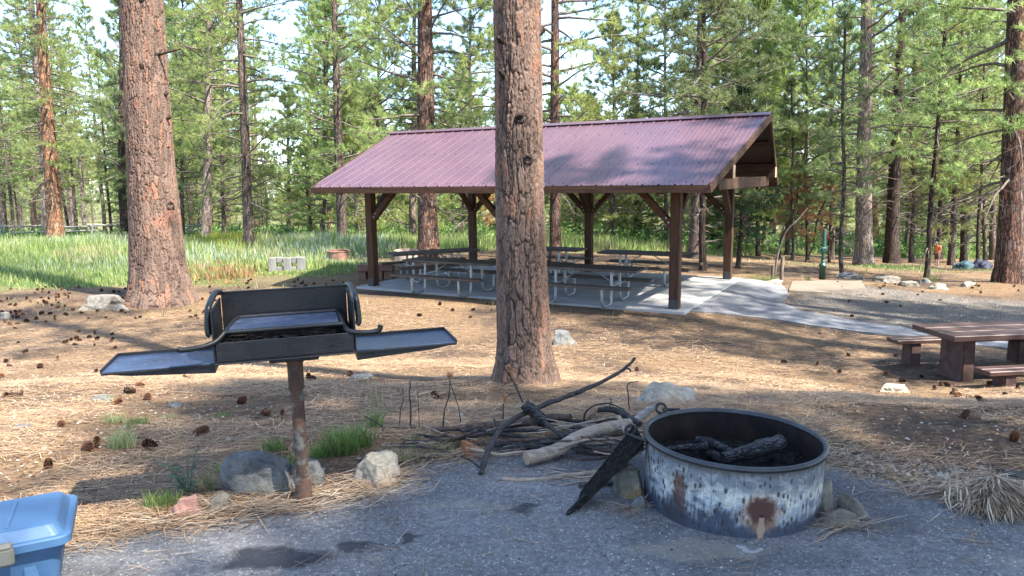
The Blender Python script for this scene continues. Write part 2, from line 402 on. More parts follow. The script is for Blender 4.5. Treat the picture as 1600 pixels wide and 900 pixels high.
# ---- concrete slab of the shelter and the pump pad
def concrete(name, base):
    t = NT(name); v = t.coord('Object'); n1 = t.noise(v, 1.2, 7, .65); n2 = t.noise(v, 25, 4, .6)
    c = t.mix(t.ramp(n1, [(.3, 0), (.7, 1)]), tuple(x*.78 for x in base), tuple(x*1.12 for x in base))
    c = t.mix(.4, c, t.mix(n2, (.7, .7, .7), (1.25, 1.25, 1.25)), 'MULTIPLY')
    return t.fin(c, .85, t.bump(t.math('ADD', n1, t.math('MULTIPLY', n2, .3)), .004, .6), spec=.3)
MCONC = concrete('shelter_concrete', (.36, .35, .335)); MCONC2 = concrete('pump_pad_concrete', (.20, .165, .125))
def SP(u, v, w=0):
    """shelter frame -> world"""
    c, s = math.cos(TH), math.sin(TH)
    return Vector((SX0+u*c+v*s, SY0-u*s+v*c, SLAB+w))
mb = MB()
for i in range(3):
    for j in range(2):
        u0 = -SLL+i*SLL/3; v0 = j*SLW/2
        mb.box((u0+SLL/6, v0+SLW/4, -.09), (SLL/3-.008, SLW/2-.008, .18), b=.006)
slab = mb.build('shelter_slab', MCONC); slab.location = (SX0, SY0, SLAB); slab.rotation_euler = (0, 0, -TH); tag(slab, kind='structure')
pp = wp([(1238, 442), (1346, 441), (1352, 452), (1300, 460), (1232, 457)])
tag(sheet('pump_pad', pp, .05, MCONC2, .4, skirt=.2, edge=.03), kind='structure')

# ================================================================ LITTER, GRAVEL, GRASS (stuff)
def rand_region(n, y0, y1, pw=1.0, wid=.80):
    u = rng.random(n); y = (y0**(1-pw)+u*(y1**(1-pw)-y0**(1-pw)))**(1/(1-pw)) if pw != 1 else y0*(y1/y0)**u
    a = (rng.random(n)*2-1)*wid; return a*(y+.8), y
def strips(name, P, D, L, Wd, C, m, bend=.15, up=None):
    """bent two-quad needle strips, P start, D unit dir, L length, Wd half width"""
    n = len(P); sd = np.stack([-D[:, 1], D[:, 0], np.zeros(n)], 1); sd /= np.linalg.norm(sd, axis=1)[:, None]+1e-9
    k = (rng.random(n)*2-1)*bend
    mid = P+D*(L*.5)[:, None]+sd*(k*L)[:, None]; end = P+D*L[:, None]
    mid[:, 2] += .004*rng.random(n)
    w_ = sd*Wd[:, None]
    V = np.stack([P-w_, P+w_, mid-w_, mid+w_, end], 1).reshape(-1, 3)
    b = np.arange(n)*5
    T = np.concatenate([np.stack([b, b+1, b+3], 1), np.stack([b, b+3, b+2], 1), np.stack([b+2, b+3, b+4], 1)])
    return link(name, npmesh(name, V, T, 3, False, np.repeat(C, 5, 0)), m)
MNEED = colattr('dry_needle', .7)
def litter_colors(n):
    pal = np.array([(.40, .27, .155), (.31, .195, .105), (.50, .37, .23), (.22, .135, .08), (.38, .22, .125), (.10, .07, .055)])
    c = pal[rng.choice(6, n, p=[.24, .24, .13, .18, .06, .15])]; return c*(0.75+.5*rng.random((n, 1)))
N = 300000
x, y = rand_region(N, 2.5, 15, 1.25)
pdn = pdist(x, y, PAD)+edges_noise(x, y, .10, 6)
g_, r_, d_ = zones(x, y)
thin = fbm(x*1.1, y*1.1, 40, 4)
keep = (pdn > -.02) & (pdist(x, y, PATH) > 0) & (pdist(x, y, [tuple(SP(u, v)[:2]) for u, v in ((-SLL, 0), (0, 0), (0, SLW), (-SLL, SLW))]) > 0)
keep &= (rng.random(N) > r_*.85) & (rng.random(N) > d_*.55) & (thin > -.10+.14*rng.random(N))
x, y = x[keep], y[keep]
# drifted needles over the pad edge, and strays on the pad
xe, ye = rand_region(24000, 2.2, 5.2, 1.0, .8); de = pdist(xe, ye, PAD)
k2 = (np.abs(de+.03) < .10+.10*fbm(xe*3, ye*3, 77)) & (fbm(xe*1.7, ye*1.7, 51, 3) > -.05); xe, ye = xe[k2], ye[k2]
xs, ysx = rand_region(1500, 1.9, 4.2, 1.0, .75); k3 = (pdist(xs, ysx, PAD) < 0) & (vnoise(xs*2.3, ysx*2.3, 61) > .45); xs, ysx = xs[k3], ysx[k3]
x = np.concatenate([x, xe, xs]); y = np.concatenate([y, ye, ysx]); n = len(x)
th = rng.random(n)*math.tau; th = np.where(rng.random(n) < .45, rng.normal(0.1, .35, n)+math.pi*(rng.random(n) < .5), th)
tl = rng.normal(0, .07, n); D = np.stack([np.cos(th), np.sin(th), tl], 1); D /= np.linalg.norm(D, axis=1)[:, None]
L = .09+.09*rng.random(n); z = Hn(x, y)+.008+.014*rng.random(n)
onp = pdist(x, y, PAD) < 0; z = np.where(onp, .011+.004*rng.random(n), z); D[:, 2] = np.where(onp, np.abs(D[:, 2])*.1, D[:, 2])
wd = (.0008+.00019*y)*(.7+.6*rng.random(n))
o = strips('pine_needle_litter', np.stack([x, y, z], 1), D, L, wd, litter_colors(n), MNEED); tag(o, kind='stuff')
# drift of long straw along the pad edge under the grill
def drift(cx, cy, rx, ry, n, name='x'):
    X = cx+rng.normal(0, rx, n); Y = cy+rng.normal(0, ry, n); return X, Y
XS, YS = [], []
for px, py, rx, ry, n in [(520, 775, .18, .04, 170), (420, 800, .17, .03, 240), (300, 822, .14, .03, 90), (600, 750, .12, .04, 120), (1500, 772, .18, .04, 170), (700, 716, .2, .04, 90), (1320, 828, .06, .02, 45), (995, 800, .03, .015, 22), (905, 752, .10, .03, 24)]:
    p = onz(px, py, 0); X, Y = drift(p.x, p.y, rx, ry, n); XS.append(X); YS.append(Y)
X = np.concatenate(XS); Y = np.concatenate(YS); n = len(X); th = rng.normal(.35, .5, n)+math.pi*(rng.random(n) < .5)
D = np.stack([np.cos(th), np.sin(th), rng.normal(.02, .10, n)], 1); D /= np.linalg.norm(D, axis=1)[:, None]
Z = Hn(X, Y)+.014+.03*rng.random(n)**2
pal = np.array([(.30, .19, .115), (.40, .30, .20), (.20, .12, .07), (.45, .36, .26)])
o = strips('straw_drift', np.stack([X, Y, Z], 1), D, .12+.12*rng.random(n), .0016+.0012*rng.random(n), pal[rng.integers(0, 4, n)]*(.8+.4*rng.random((n, 1))), MNEED); tag(o, kind='stuff')
# loose bark flakes, cone scales and grit
def chips(name, x, y, zoff, size, C, m, flat=.35):
    n = len(x); base = np.array([(1, 0, 0), (.2, .9, .1), (-.8, .3, 0), (-.5, -.8, .05), (.5, -.7, 0), (0, 0, .9)], float)
    th = rng.random(n)*math.tau; s = size[:, None, None]; c, sn = np.cos(th), np.sin(th)
    B = base[None]*(.7+.6*rng.random((n, 6, 1))); X = B[..., 0]*c[:, None]-B[..., 1]*sn[:, None]*.7; Yv = B[..., 0]*sn[:, None]+B[..., 1]*c[:, None]*.7
    V = np.stack([X, Yv, B[..., 2]*flat*2], -1)*s+np.stack([x, y, Hn(x, y)+zoff], 1)[:, None]
    b = (np.arange(n)*6)[:, None]; T = np.array([(0, 1, 5), (1, 2, 5), (2, 3, 5), (3, 4, 5), (4, 0, 5)])
    return link(name, npmesh(name, V.reshape(-1, 3), (b[:, :, None]+T[None]).reshape(-1, 3), 3, False, np.repeat(C, 6, 0)), m)
MCHIP = colattr('chip', .9)
x, y = rand_region(26000, 2.4, 18, 1.0); k = (pdist(x, y, PAD) > -.03) & (pdist(x, y, PATH) > 0); x, y = x[k], y[k]
pal = np.array([(.06, .04, .03), (.13, .075, .05), (.26, .20, .145), (.30, .27, .23), (.20, .10, .06)])
o = chips('bark_chip_litter', x, y, .004, .006+.012*rng.random(len(x))**2, pal[rng.choice(5, len(x), p=[.3, .3, .2, .1, .1])], MCHIP); tag(o, kind='stuff')
x, y = rand_region(60000, 2.6, 24, 1.0); g_, r_, d_ = zones(x, y); k = (r_ > .3+.4*rng.random(len(x))) & (pdist(x, y, PAD) > -.06) & (pdist(x, y, PATH) > 0); x, y = x[k], y[k]
c = .18+.38*rng.random((len(x), 1)); C = c*.85*np.array([[1, .90, .76]])
o = chips('gravel_stones', x, y, -.002, .008+.012*rng.random(len(x)), C, MCHIP, .45); tag(o, kind='stuff')
x, y = rand_region(700, 1.8, 4.2, 1.0); k = pdist(x, y, PAD) < 0; x, y = x[k], y[k]
c = np.where(rng.random((len(x), 1)) < .45, .02+.02*rng.random((len(x), 1)), .3+.3*rng.random((len(x), 1)))
o = chips('pad_grit', x, y, .007, .003+.007*rng.random(len(x))**3, c*np.array([[1, .97, .9]]), MCHIP, .4); tag(o, kind='stuff')

# ---- grass
MGRASS = colattr('grass_blade', .55, .45, .3)
def blades(name, x, y, h, wd, C, m=MGRASS, lean=.35, z=None, seg=2):
    n = len(x); th = rng.random(n)*math.tau; ln = lean*rng.random(n)*h; ph = rng.random(n)*math.tau
    z = Hn(x, y) if z is None else z
    P = np.stack([x, y, z-.01], 1); sd = np.stack([np.cos(th), np.sin(th), 0*th], 1)*wd[:, None]
    l = np.stack([np.cos(ph)*ln, np.sin(ph)*ln, 0*th], 1); up = np.stack([0*h, 0*h, h], 1)
    V = np.stack([P-sd, P+sd, P+up*.6+l*.35-sd*.8, P+up*.6+l*.35+sd*.8, P+up+l], 1).reshape(-1, 3)
    b = np.arange(n)*5; T = np.concatenate([np.stack([b, b+1, b+3], 1), np.stack([b, b+3, b+2], 1), np.stack([b+2, b+3, b+4], 1)])
    cc = np.repeat(C, 5, 0); 
    return npmesh(name, V, T, 3, False, cc)
N = 420000
x, y = rand_region(N, 16.5, 60, 1.35, .95)
g_, r_, d_ = zones(x, y); k = rng.random(N) < (g_-.15)*1.3; k &= pdist(x, y, [tuple(SP(u, v)[:2]) for u, v in ((-SLL, 0), (0, 0), (0, SLW), (-SLL, SLW))]) > .3
x, y = x[k], y[k]; n = len(x); a = x/y
pat = vnoise(x*.35, y*.35, 90); pat2 = vnoise(x*.9, y*.9, 91)
edge = np.clip((zones(x, y)[0]-.3)*1.5, .15, 1)*np.where((a > -.36) & (a < -.20) & (y < 21.8), .35, 1)
h = (.12+.50*pat*pat2+.40*rng.random(n)**2)*edge*np.clip((y-14)/12, .45, 1.1)*np.where(y > 37, .6, 1); h = np.where((y > 23) & (y < 34) & (a > .4), h*.3, h)
pal = np.array([(.21, .29, .09), (.33, .40, .13), (.15, .23, .08), (.42, .42, .20)])
C = pal[rng.choice(4, n, p=[.34, .34, .2, .12])]
sage = np.clip((vnoise(x*.28+4, y*.28, 93)-.52)*7, 0, 1)*(a < -.05)*np.clip((y-20)/4, 0, 1); sg = rng.random(n) < sage*.3
C = np.where(sg[:, None], np.array([(.42, .48, .40)])*(.8+.5*rng.random((n, 1))), C)
red = np.exp(-(((a+.40)/.05)**2+((y-20.5)/2)**2)); rd = rng.random(n) < red*.7; C = np.where(rd[:, None], np.array([(.40, .20, .11)]), C)
yel = (np.exp(-(((a+.40)/.06)**2+((y-34)/5)**2)) > rng.random(n)*1.2); C = np.where(yel[:, None], np.array([(.36, .36, .05)]), C)
dry = (vnoise(x*.5, y*.5, 97) > .7) & (rng.random(n) < .5); C = np.where(dry[:, None], np.array([(.42, .36, .20)]), C)
C = C*(.75+.5*rng.random((n, 1)))
o = link('meadow_grass', blades('meadow_grass', x, y, h, .004+.0005*y, C), MGRASS); tag(o, kind='stuff')
# sparse dry stalks at the meadow margin and on the far clearing
x, y = rand_region(26000, 13, 48, 1.2, .8); g_, r_, d_ = zones(x, y); k = (rng.random(len(x)) < .10+.5*(g_ > .02)*(g_ < .5)) & (r_ < .1) & (pdist(x, y, PATH) > 0.1)
k &= pdist(x, y, [tuple(SP(u, v)[:2]) for u, v in ((-SLL, 0), (0, 0), (0, SLW), (-SLL, SLW))]) > .1
k &= (vnoise(x*1.3, y*1.3, 44) > .45); x, y = x[k], y[k]; n = len(x)
C = np.array([(.40, .34, .19), (.17, .23, .08)])[rng.choice(2, n)]*(.8+.4*rng.random((n, 1)))
o = link('sparse_grass', blades('sparse_grass', x, y, .05+.16*rng.random(n)**2, .002+.0004*y, C, lean=.8), MGRASS); tag(o, kind='stuff')
# leafy undergrowth on the far right and far centre
def bushy(name, x, y, h, C, lsz):
    n = len(x); m = 26; ph = rng.random((n, m))*math.tau; hh = rng.random((n, m))**.7*h[:, None]; rr = (.15+.35*rng.random((n, m)))*h[:, None]*(1.1-hh/h[:, None]*.6)
    cx = x[:, None]+np.cos(ph)*rr; cy = y[:, None]+np.sin(ph)*rr; cz = Hn(x, y)[:, None]+hh
    P = np.stack([cx, cy, cz], -1).reshape(-1, 3); q = len(P); a1 = rng.normal(size=(q, 3)); a1 /= np.linalg.norm(a1, axis=1)[:, None]
    a2 = np.cross(a1, rng.normal(size=(q, 3))); a2 /= np.linalg.norm(a2, axis=1)[:, None]; s = lsz*(.6+.8*rng.random((q, 1)))
    V = np.stack([P-a1*s, P+a2*s*.5, P+a1*s, P-a2*s*.5], 1).reshape(-1, 3); F = np.arange(q*4).reshape(-1, 4)
    cc = np.repeat(np.repeat(C, m, 0)*(.7+.6*rng.random((q, 1))), 4, 0)
    return link(name, npmesh(name, V, F, 4, False, cc), MGRASS)
x, y = rand_region(9500, 33, 85, 1.2, .9); a = x/y
k = (zones(x, y)[0] > .5) & ((a > -.06) | (y > 44)) & (vnoise(x*.3, y*.3, 71) > .42); x, y = x[k], y[k]; n = len(x)
pal = np.array([(.15, .26, .06), (.22, .33, .10), (.10, .19, .06)])
o = bushy('leafy_undergrowth', x, y, .5+.8*rng.random(n)**1.5, pal[rng.choice(3, n)], .09); tag(o, kind='stuff')
# ================================================================ TREES
def bark(name, plate1, plate2, orange, fiss, amt=.35, sc=1.0):
    t = NT(name); v = t.coord('Object', (15*sc, 15*sc, 3.4*sc)); v = t.addv(v, t.noisec(v, 1.1, 5), 1.5)
    ed0 = t.vor(v, 1, 'DISTANCE_TO_EDGE', 'Distance'); pc = t.sep(t.vor(v, 1, 'F1', 'Color'))
    rg = t.math('ABSOLUTE', t.math('SUBTRACT', t.noise(t.coord('Object', (13*sc, 13*sc, 1.3*sc)), 1, 6, .6, .9), .5)); ed = t.math('MINIMUM', t.math('MULTIPLY', ed0, 1.3), t.math('MULTIPLY', rg, 2.6))
    v2 = t.coord('Object', (40*sc, 40*sc, 16*sc)); n2 = t.noise(v2, 1, 5, .7); v3 = t.coord('Object', (1, 1, .35)); n3 = t.noise(v3, 1.6, 4, .6)
    c = t.mix(pc[0], plate1, plate2)
    c = t.mix(t.math('MULTIPLY', t.ramp(t.math('ADD', pc[1], t.math('MULTIPLY', n3, .8)), [(.75, 0), (1.1, 1)]), amt), c, orange)
    c = t.mix(.6, c, t.mix(n2, (.45, .45, .45), (1.5, 1.5, 1.5)), 'MULTIPLY')
    f = t.ramp(t.math('ADD', ed, t.math('MULTIPLY', t.math('SUBTRACT', n2, .5), .12)), [(.015, 1), (.13, 0)])
    c = t.mix(t.math('MULTIPLY', f, .85), c, fiss)
    h = t.math('ADD', t.math('MULTIPLY', f, -1.0), t.math('MULTIPLY', n2, .55))
    return t.fin(c, .93, t.bump(h, .03, 1.0), spec=.15)
BARKS = {
 'red': bark('bark_red_brown', (.15, .10, .083), (.26, .185, .155), (.30, .14, .085), (.03, .02, .017), .6),
 'orange': bark('bark_orange', (.27, .165, .11), (.37, .245, .17), (.42, .20, .10), (.09, .045, .03), .8),
 'pale': bark('bark_pale', (.30, .24, .20), (.42, .35, .30), (.40, .26, .18), (.09, .07, .06), .5),
 'grey': bark('bark_grey', (.15, .12, .105), (.25, .205, .18), (.26, .16, .11), (.035, .028, .025), .5),
 'dark': bark('bark_dark', (.075, .058, .05), (.13, .10, .085), (.15, .09, .06), (.018, .014, .012), .5, 1.3)}
BKEYS = list(BARKS)
MTWIG = simple('twig_bark', (.09, .065, .05), (.19, .155, .13), 12, .9, .003)
MNDL = colattr('pine_needles', .45, .5, .4, .4)

def frusta(A, B, ra, rb, n=4):
    """many little n-sided frusta A->B"""
    m = len(A); d = B-A; d /= np.linalg.norm(d, axis=1)[:, None]+1e-9
    ref = np.where(np.abs(d[:, 2:3]) < .9, np.array([[0, 0, 1.]]), np.array([[1., 0, 0]])); e = np.cross(d, ref); e /= np.linalg.norm(e, axis=1)[:, None]+1e-9; g = np.cross(d, e)
    an = np.arange(n)*math.tau/n; ring = e[:, None]*np.cos(an)[None, :, None]+g[:, None]*np.sin(an)[None, :, None]
    V = np.concatenate([A[:, None]+ring*ra[:, None, None], B[:, None]+ring*rb[:, None, None]], 1).reshape(-1, 3)
    b = (np.arange(m)*2*n)[:, None]; k = np.arange(n); q = np.stack([k, (k+1) % n, n+(k+1) % n, n+k], -1)
    return V, (b[:, :, None]+q[None]).reshape(-1, 4)
def trunk_mesh(Ht, r0, seed, rtop=.03, wob=.12, flare=.35, n=20, seg=46):
    r_ = np.random.default_rng(seed); zs = Ht*(np.linspace(0, 1, seg)**1.25); px = np.cumsum(r_.normal(0, wob/seg**.5, seg)); py = np.cumsum(r_.normal(0, wob/seg**.5, seg))
    px = np.convolve(np.pad(px, 4, 'edge'), np.ones(9)/9, 'valid'); py = np.convolve(np.pad(py, 4, 'edge'), np.ones(9)/9, 'valid'); px -= px[0]; py -= py[0]
    rad = r0*(1-(zs/Ht)**1.15)*(1-rtop/r0)+rtop+r0*flare*np.exp(-zs/(r0*1.6)); th = np.arange(n)*math.tau/n
    R_ = rad[:, None]*(1+.10*np.exp(-zs/.5)[:, None]*np.sin(th*5+seed)[None]+.05*(r_.random((seg, n))-.5))
    X = px[:, None]+R_*np.cos(th); Y = py[:, None]+R_*np.sin(th); Z = np.repeat(zs[:, None], n, 1); Z[0] -= .25
    V = np.stack([X, Y, Z], -1).reshape(-1, 3); I = np.arange(seg*n).reshape(seg, n)
    F = np.stack([I[:-1], np.roll(I[:-1], -1, 1), np.roll(I[1:], -1, 1), I[1:]], -1).reshape(-1, 4)
    return npmesh('trunk', V, F, 4, True), (zs, px, py, rad)
def needle_mesh(V, C, K, Ln, Wn, P, Dr, spread=.95, pal=None, r_=None):
    m = len(P); P_ = np.repeat(P, K, 0); D_ = np.repeat(Dr, K, 0)
    d = D_*.75+r_.normal(size=(m*K, 3))*spread*.62; d[:, 2] += .12; d /= np.linalg.norm(d, axis=1)[:, None]
    b = P_+D_*((r_.random((m*K, 1))-.7)*Ln*.75); L = Ln*(.75+.5*r_.random((m*K, 1)))
    sd = np.cross(d, r_.normal(size=(m*K, 3))); sd /= np.linalg.norm(sd, axis=1)[:, None]+1e-9; sd *= Wn
    V.append(np.stack([b-sd, b+sd, b+d*L], 1).reshape(-1, 3))
    tc = pal[r_.integers(0, len(pal), m)]*(.75+.5*r_.random((m, 1))); C.append(np.repeat(np.repeat(tc, K, 0)*(.85+.3*r_.random((m*K, 1))), 3, 0))
PALS = {'pine': np.array([(.29, .355, .12), (.35, .41, .14), (.23, .29, .10), (.40, .45, .16)]),
        'lite': np.array([(.35, .41, .12), (.41, .46, .15), (.30, .36, .11)]),
        'blue': np.array([(.21, .275, .115), (.26, .32, .13), (.18, .235, .10)]),
        'fir': np.array([(.04, .09, .035), (.06, .12, .04), (.05, .11, .05)]),
        'dead': np.array([(.40, .19, .09), (.34, .15, .07), (.45, .26, .14)])}
def crown_mesh(axis, Ht, cb, Rm, nb, seed, pal='pine', K=18, Ln=.19, Wn=.0095, dead=14, deadz=2.0, shape=1.0, ang=.15, tw=9, tuftn=3, sub=1.0, droop=.25, needleless=0.0, tip=1.0):
    r_ = np.random.default_rng(seed); zs, px, py, rad = axis
    A, B, RA, RB = [], [], [], []; TP, TD = [], []
    def branch(z, az, L, a0, live):
        x0 = np.interp(z, zs, px); y0 = np.interp(z, zs, py); r0 = np.interp(z, zs, rad)
        p = np.array([x0+math.cos(az)*r0*.6, y0+math.sin(az)*r0*.6, z]); el = a0; n = 7; pts = [p.copy()]; ds = []
        rb = .012+.013*L
        for i in range(n):
            el += r_.normal(0, .10)-droop/n+(.35/n if live and i > n*.55 else 0); az += r_.normal(0, .10)
            d = np.array([math.cos(az)*math.cos(el), math.sin(az)*math.cos(el), math.sin(el)]); p = p+d*L/n; pts.append(p.copy()); ds.append(d)
        for i in range(n):
            A.append(pts[i]); B.append(pts[i+1]); RA.append(rb*(1-i/n)+.004); RB.append(rb*(1-(i+1)/n)+.004)
        nt_ = int(tw*(1 if live else .8)*(0.6+.4*min(L, 2.5)/2.5)+1)
        for k in range(nt_):
            s = .22+.78*(k+r_.random())/nt_ if live else .15+.85*r_.random()
            i = min(int(s*n), n-1); q = pts[i]+(pts[i+1]-pts[i])*(s*n-i); d = ds[i]
            side = np.cross(d, [0, 0, 1.]); side /= np.linalg.norm(side)+1e-9; sg = 1 if (k % 2) else -1
            td = d*(.45+.4*r_.random())+side*sg*(.5+.5*r_.random())+np.array([0, 0, r_.normal(.12 if live else -.05, .28)]); td /= np.linalg.norm(td)
            tl = sub*L*(.20+.22*r_.random())*(1.15-.6*s); tl = max(tl, .16)
            m1 = q+td*tl*.55; td2 = td+r_.normal(0, .2, 3)+np.array([0, 0, .18 if live else 0]); td2 /= np.linalg.norm(td2); m2 = m1+td2*tl*.45
            A.extend([q, m1]); B.extend([m1, m2]); rr_ = .0045+.003*tl; RA.extend([rr_, rr_*.75]); RB.extend([rr_*.75, rr_*.4])
            if live and r_.random() > needleless:
                TP.append(m2); TD.append(td2)
                for j in range(tuftn-1):
                    f = .35+.6*r_.random(); o_ = r_.normal(0, .09*max(tl, .4), 3); TP.append(q+(m2-q)*f+o_); TD.append(td*.6+np.array([0, 0, .5])+o_*2)
            elif not live and r_.random() < .6:
                td3 = td2+r_.normal(0, .6, 3); td3 /= np.linalg.norm(td3); A.append(m1); B.append(m1+td3*tl*.5); RA.append(rr_*.6); RB.append(rr_*.3)
        if live: TP.append(pts[-1]); TD.append(ds[-1])
    for i in range(nb):
        f = (i+.5)/nb; f = f**.92; z = cb+(Ht-cb)*f; 
        prof = ((1-f)**.75*.9+.10)*min(1, .45+f*3.2*shape); L = Rm*prof*(.7+.5*r_.random())
        branch(z, i*2.399+r_.normal(0, .4), L, ang+.75*f**2+r_.normal(0, .16), True)
    for i in range(dead):
        z = deadz+(cb+1.5-deadz)*r_.random(); branch(z, r_.random()*math.tau, Rm*(.15+.5*r_.random()**1.3), -.05+r_.normal(0, .25), False)
    TP.append(np.array([np.interp(Ht, zs, px), np.interp(Ht, zs, py), Ht])); TD.append(np.array([0, 0, 1.]))
    Vw, Fw = frusta(np.array(A), np.array(B), np.array(RA)*tip, np.array(RB)*tip)
    TP = np.array(TP); TD = np.array(TD); TD /= np.linalg.norm(TD, axis=1)[:, None]+1e-9
    V, C = [], []; needle_mesh(V, C, K, Ln, Wn, TP, TD, pal=PALS[pal], r_=r_); V = V[0]; C = C[0]
    # one mesh: twigs as triangles + needles
    Fw3 = np.concatenate([Fw[:, [0, 1, 2]], Fw[:, [0, 2, 3]]]); n0 = len(Vw); Fn = np.arange(len(V)).reshape(-1, 3)+n0
    me = npmesh('crown', np.concatenate([Vw, V]), np.concatenate([Fw3, Fn]), 3, False, np.concatenate([np.full((n0, 3), .15), C]), np.concatenate([np.zeros(len(Fw3)), np.ones(len(Fn))]))
    me.materials.append(MTWIG); me.materials.append(MNDL)
    return me, len(Fn)
VAR = {}
def variant(key, Ht, r0, seed, wob=.12, **kw):
    tm, ax = trunk_mesh(Ht, r0, seed, wob=wob); tm.materials.append(BARKS['grey'])
    cm, nn = crown_mesh(ax, Ht, seed=seed+50, **kw); VAR[key] = (tm, cm, Ht, r0)
# mature open-grown pines
variant('m0', 22, .34, 1, cb=3.4, Rm=4.0, nb=84, K=22, tw=12, tuftn=3, dead=20, droop=.15)
variant('m1', 20, .32, 2, cb=4.4, Rm=3.8, nb=84, K=24, tw=12, tuftn=3, dead=26, pal='lite')
variant('m2', 24, .36, 3, cb=5.6, Rm=4.1, nb=86, K=24, tw=12, tuftn=3, dead=22, pal='blue')
variant('m3', 21, .30, 4, cb=3.0, Rm=3.5, nb=84, K=22, tw=11, tuftn=3, dead=24, droop=.5)
# young bushy pines
variant('y0', 9, .12, 11, cb=.9, Rm=2.9, nb=70, K=22, tw=9, tuftn=3, dead=8, deadz=.4, pal='lite', ang=.3)
variant('y1', 11, .14, 12, cb=1.3, Rm=3.0, nb=78, K=25, tw=9, tuftn=3, dead=10, deadz=.5, pal='pine', ang=.3)
variant('y2', 7.5, .10, 13, cb=.5, Rm=2.4, nb=60, K=22, tw=8, tuftn=3, dead=5, deadz=.3, pal='lite', ang=.35)
variant('y3', 12, .14, 14, cb=1.9, Rm=2.6, nb=70, K=25, tw=8, tuftn=3, dead=16, deadz=.7, pal='blue', ang=.2)
# slim poles, a little fir, dead sapling
variant('s0', 10, .075, 21, wob=.10, cb=3.0, Rm=1.6, nb=44, K=18, tw=6, tuftn=2, dead=16, deadz=.8)
variant('s1', 8, .055, 22, wob=.10, cb=2.0, Rm=1.3, nb=38, K=18, tw=6, tuftn=2, dead=16, deadz=.5, pal='blue')
variant('f0', 7.5, .085, 31, wob=.1, cb=1.3, Rm=1.9, nb=84, K=26, Ln=.055, Wn=.009, tw=22, tuftn=5, dead=4, deadz=.4, pal='fir', ang=-.05, droop=.2, sub=.9)
variant('d0', 3.2, .03, 41, wob=.2, cb=.9, Rm=.9, nb=22, K=18, Ln=.13, tw=6, tuftn=2, dead=8, deadz=.2, pal='dead', droop=.8, tip=.8)
variant('p0', 19, .17, 51, wob=.2, cb=5.5, Rm=3.0, nb=74, K=25, tw=8, tuftn=3, dead=22, deadz=3)
VAR['m0b'] = VAR['m0']
def plant(key, loc, s=1, rk=1, rz=0, tilt=(0, 0), bk='grey', name='pine_tree', label='', cat='tree', group=None):
    tm, cm, Ht, r0 = VAR[key]; r = empty(name, loc, rz, s); r.rotation_euler = (tilt[0], tilt[1], 0)
    r.rotation_mode = 'XYZ'; tr = bpy.data.objects.new('trunk', tm); COL.objects.link(tr); tr.parent = r; tr.scale = (rk, rk, 1); tr.rotation_euler.z = rz
    tr.material_slots[0].link = 'OBJECT'; tr.material_slots[0].material = BARKS[bk]
    cr = bpy.data.objects.new('crown', cm); COL.objects.link(cr); cr.parent = r; cr.rotation_euler.z = rz
    tag(r, label, cat, group); return r

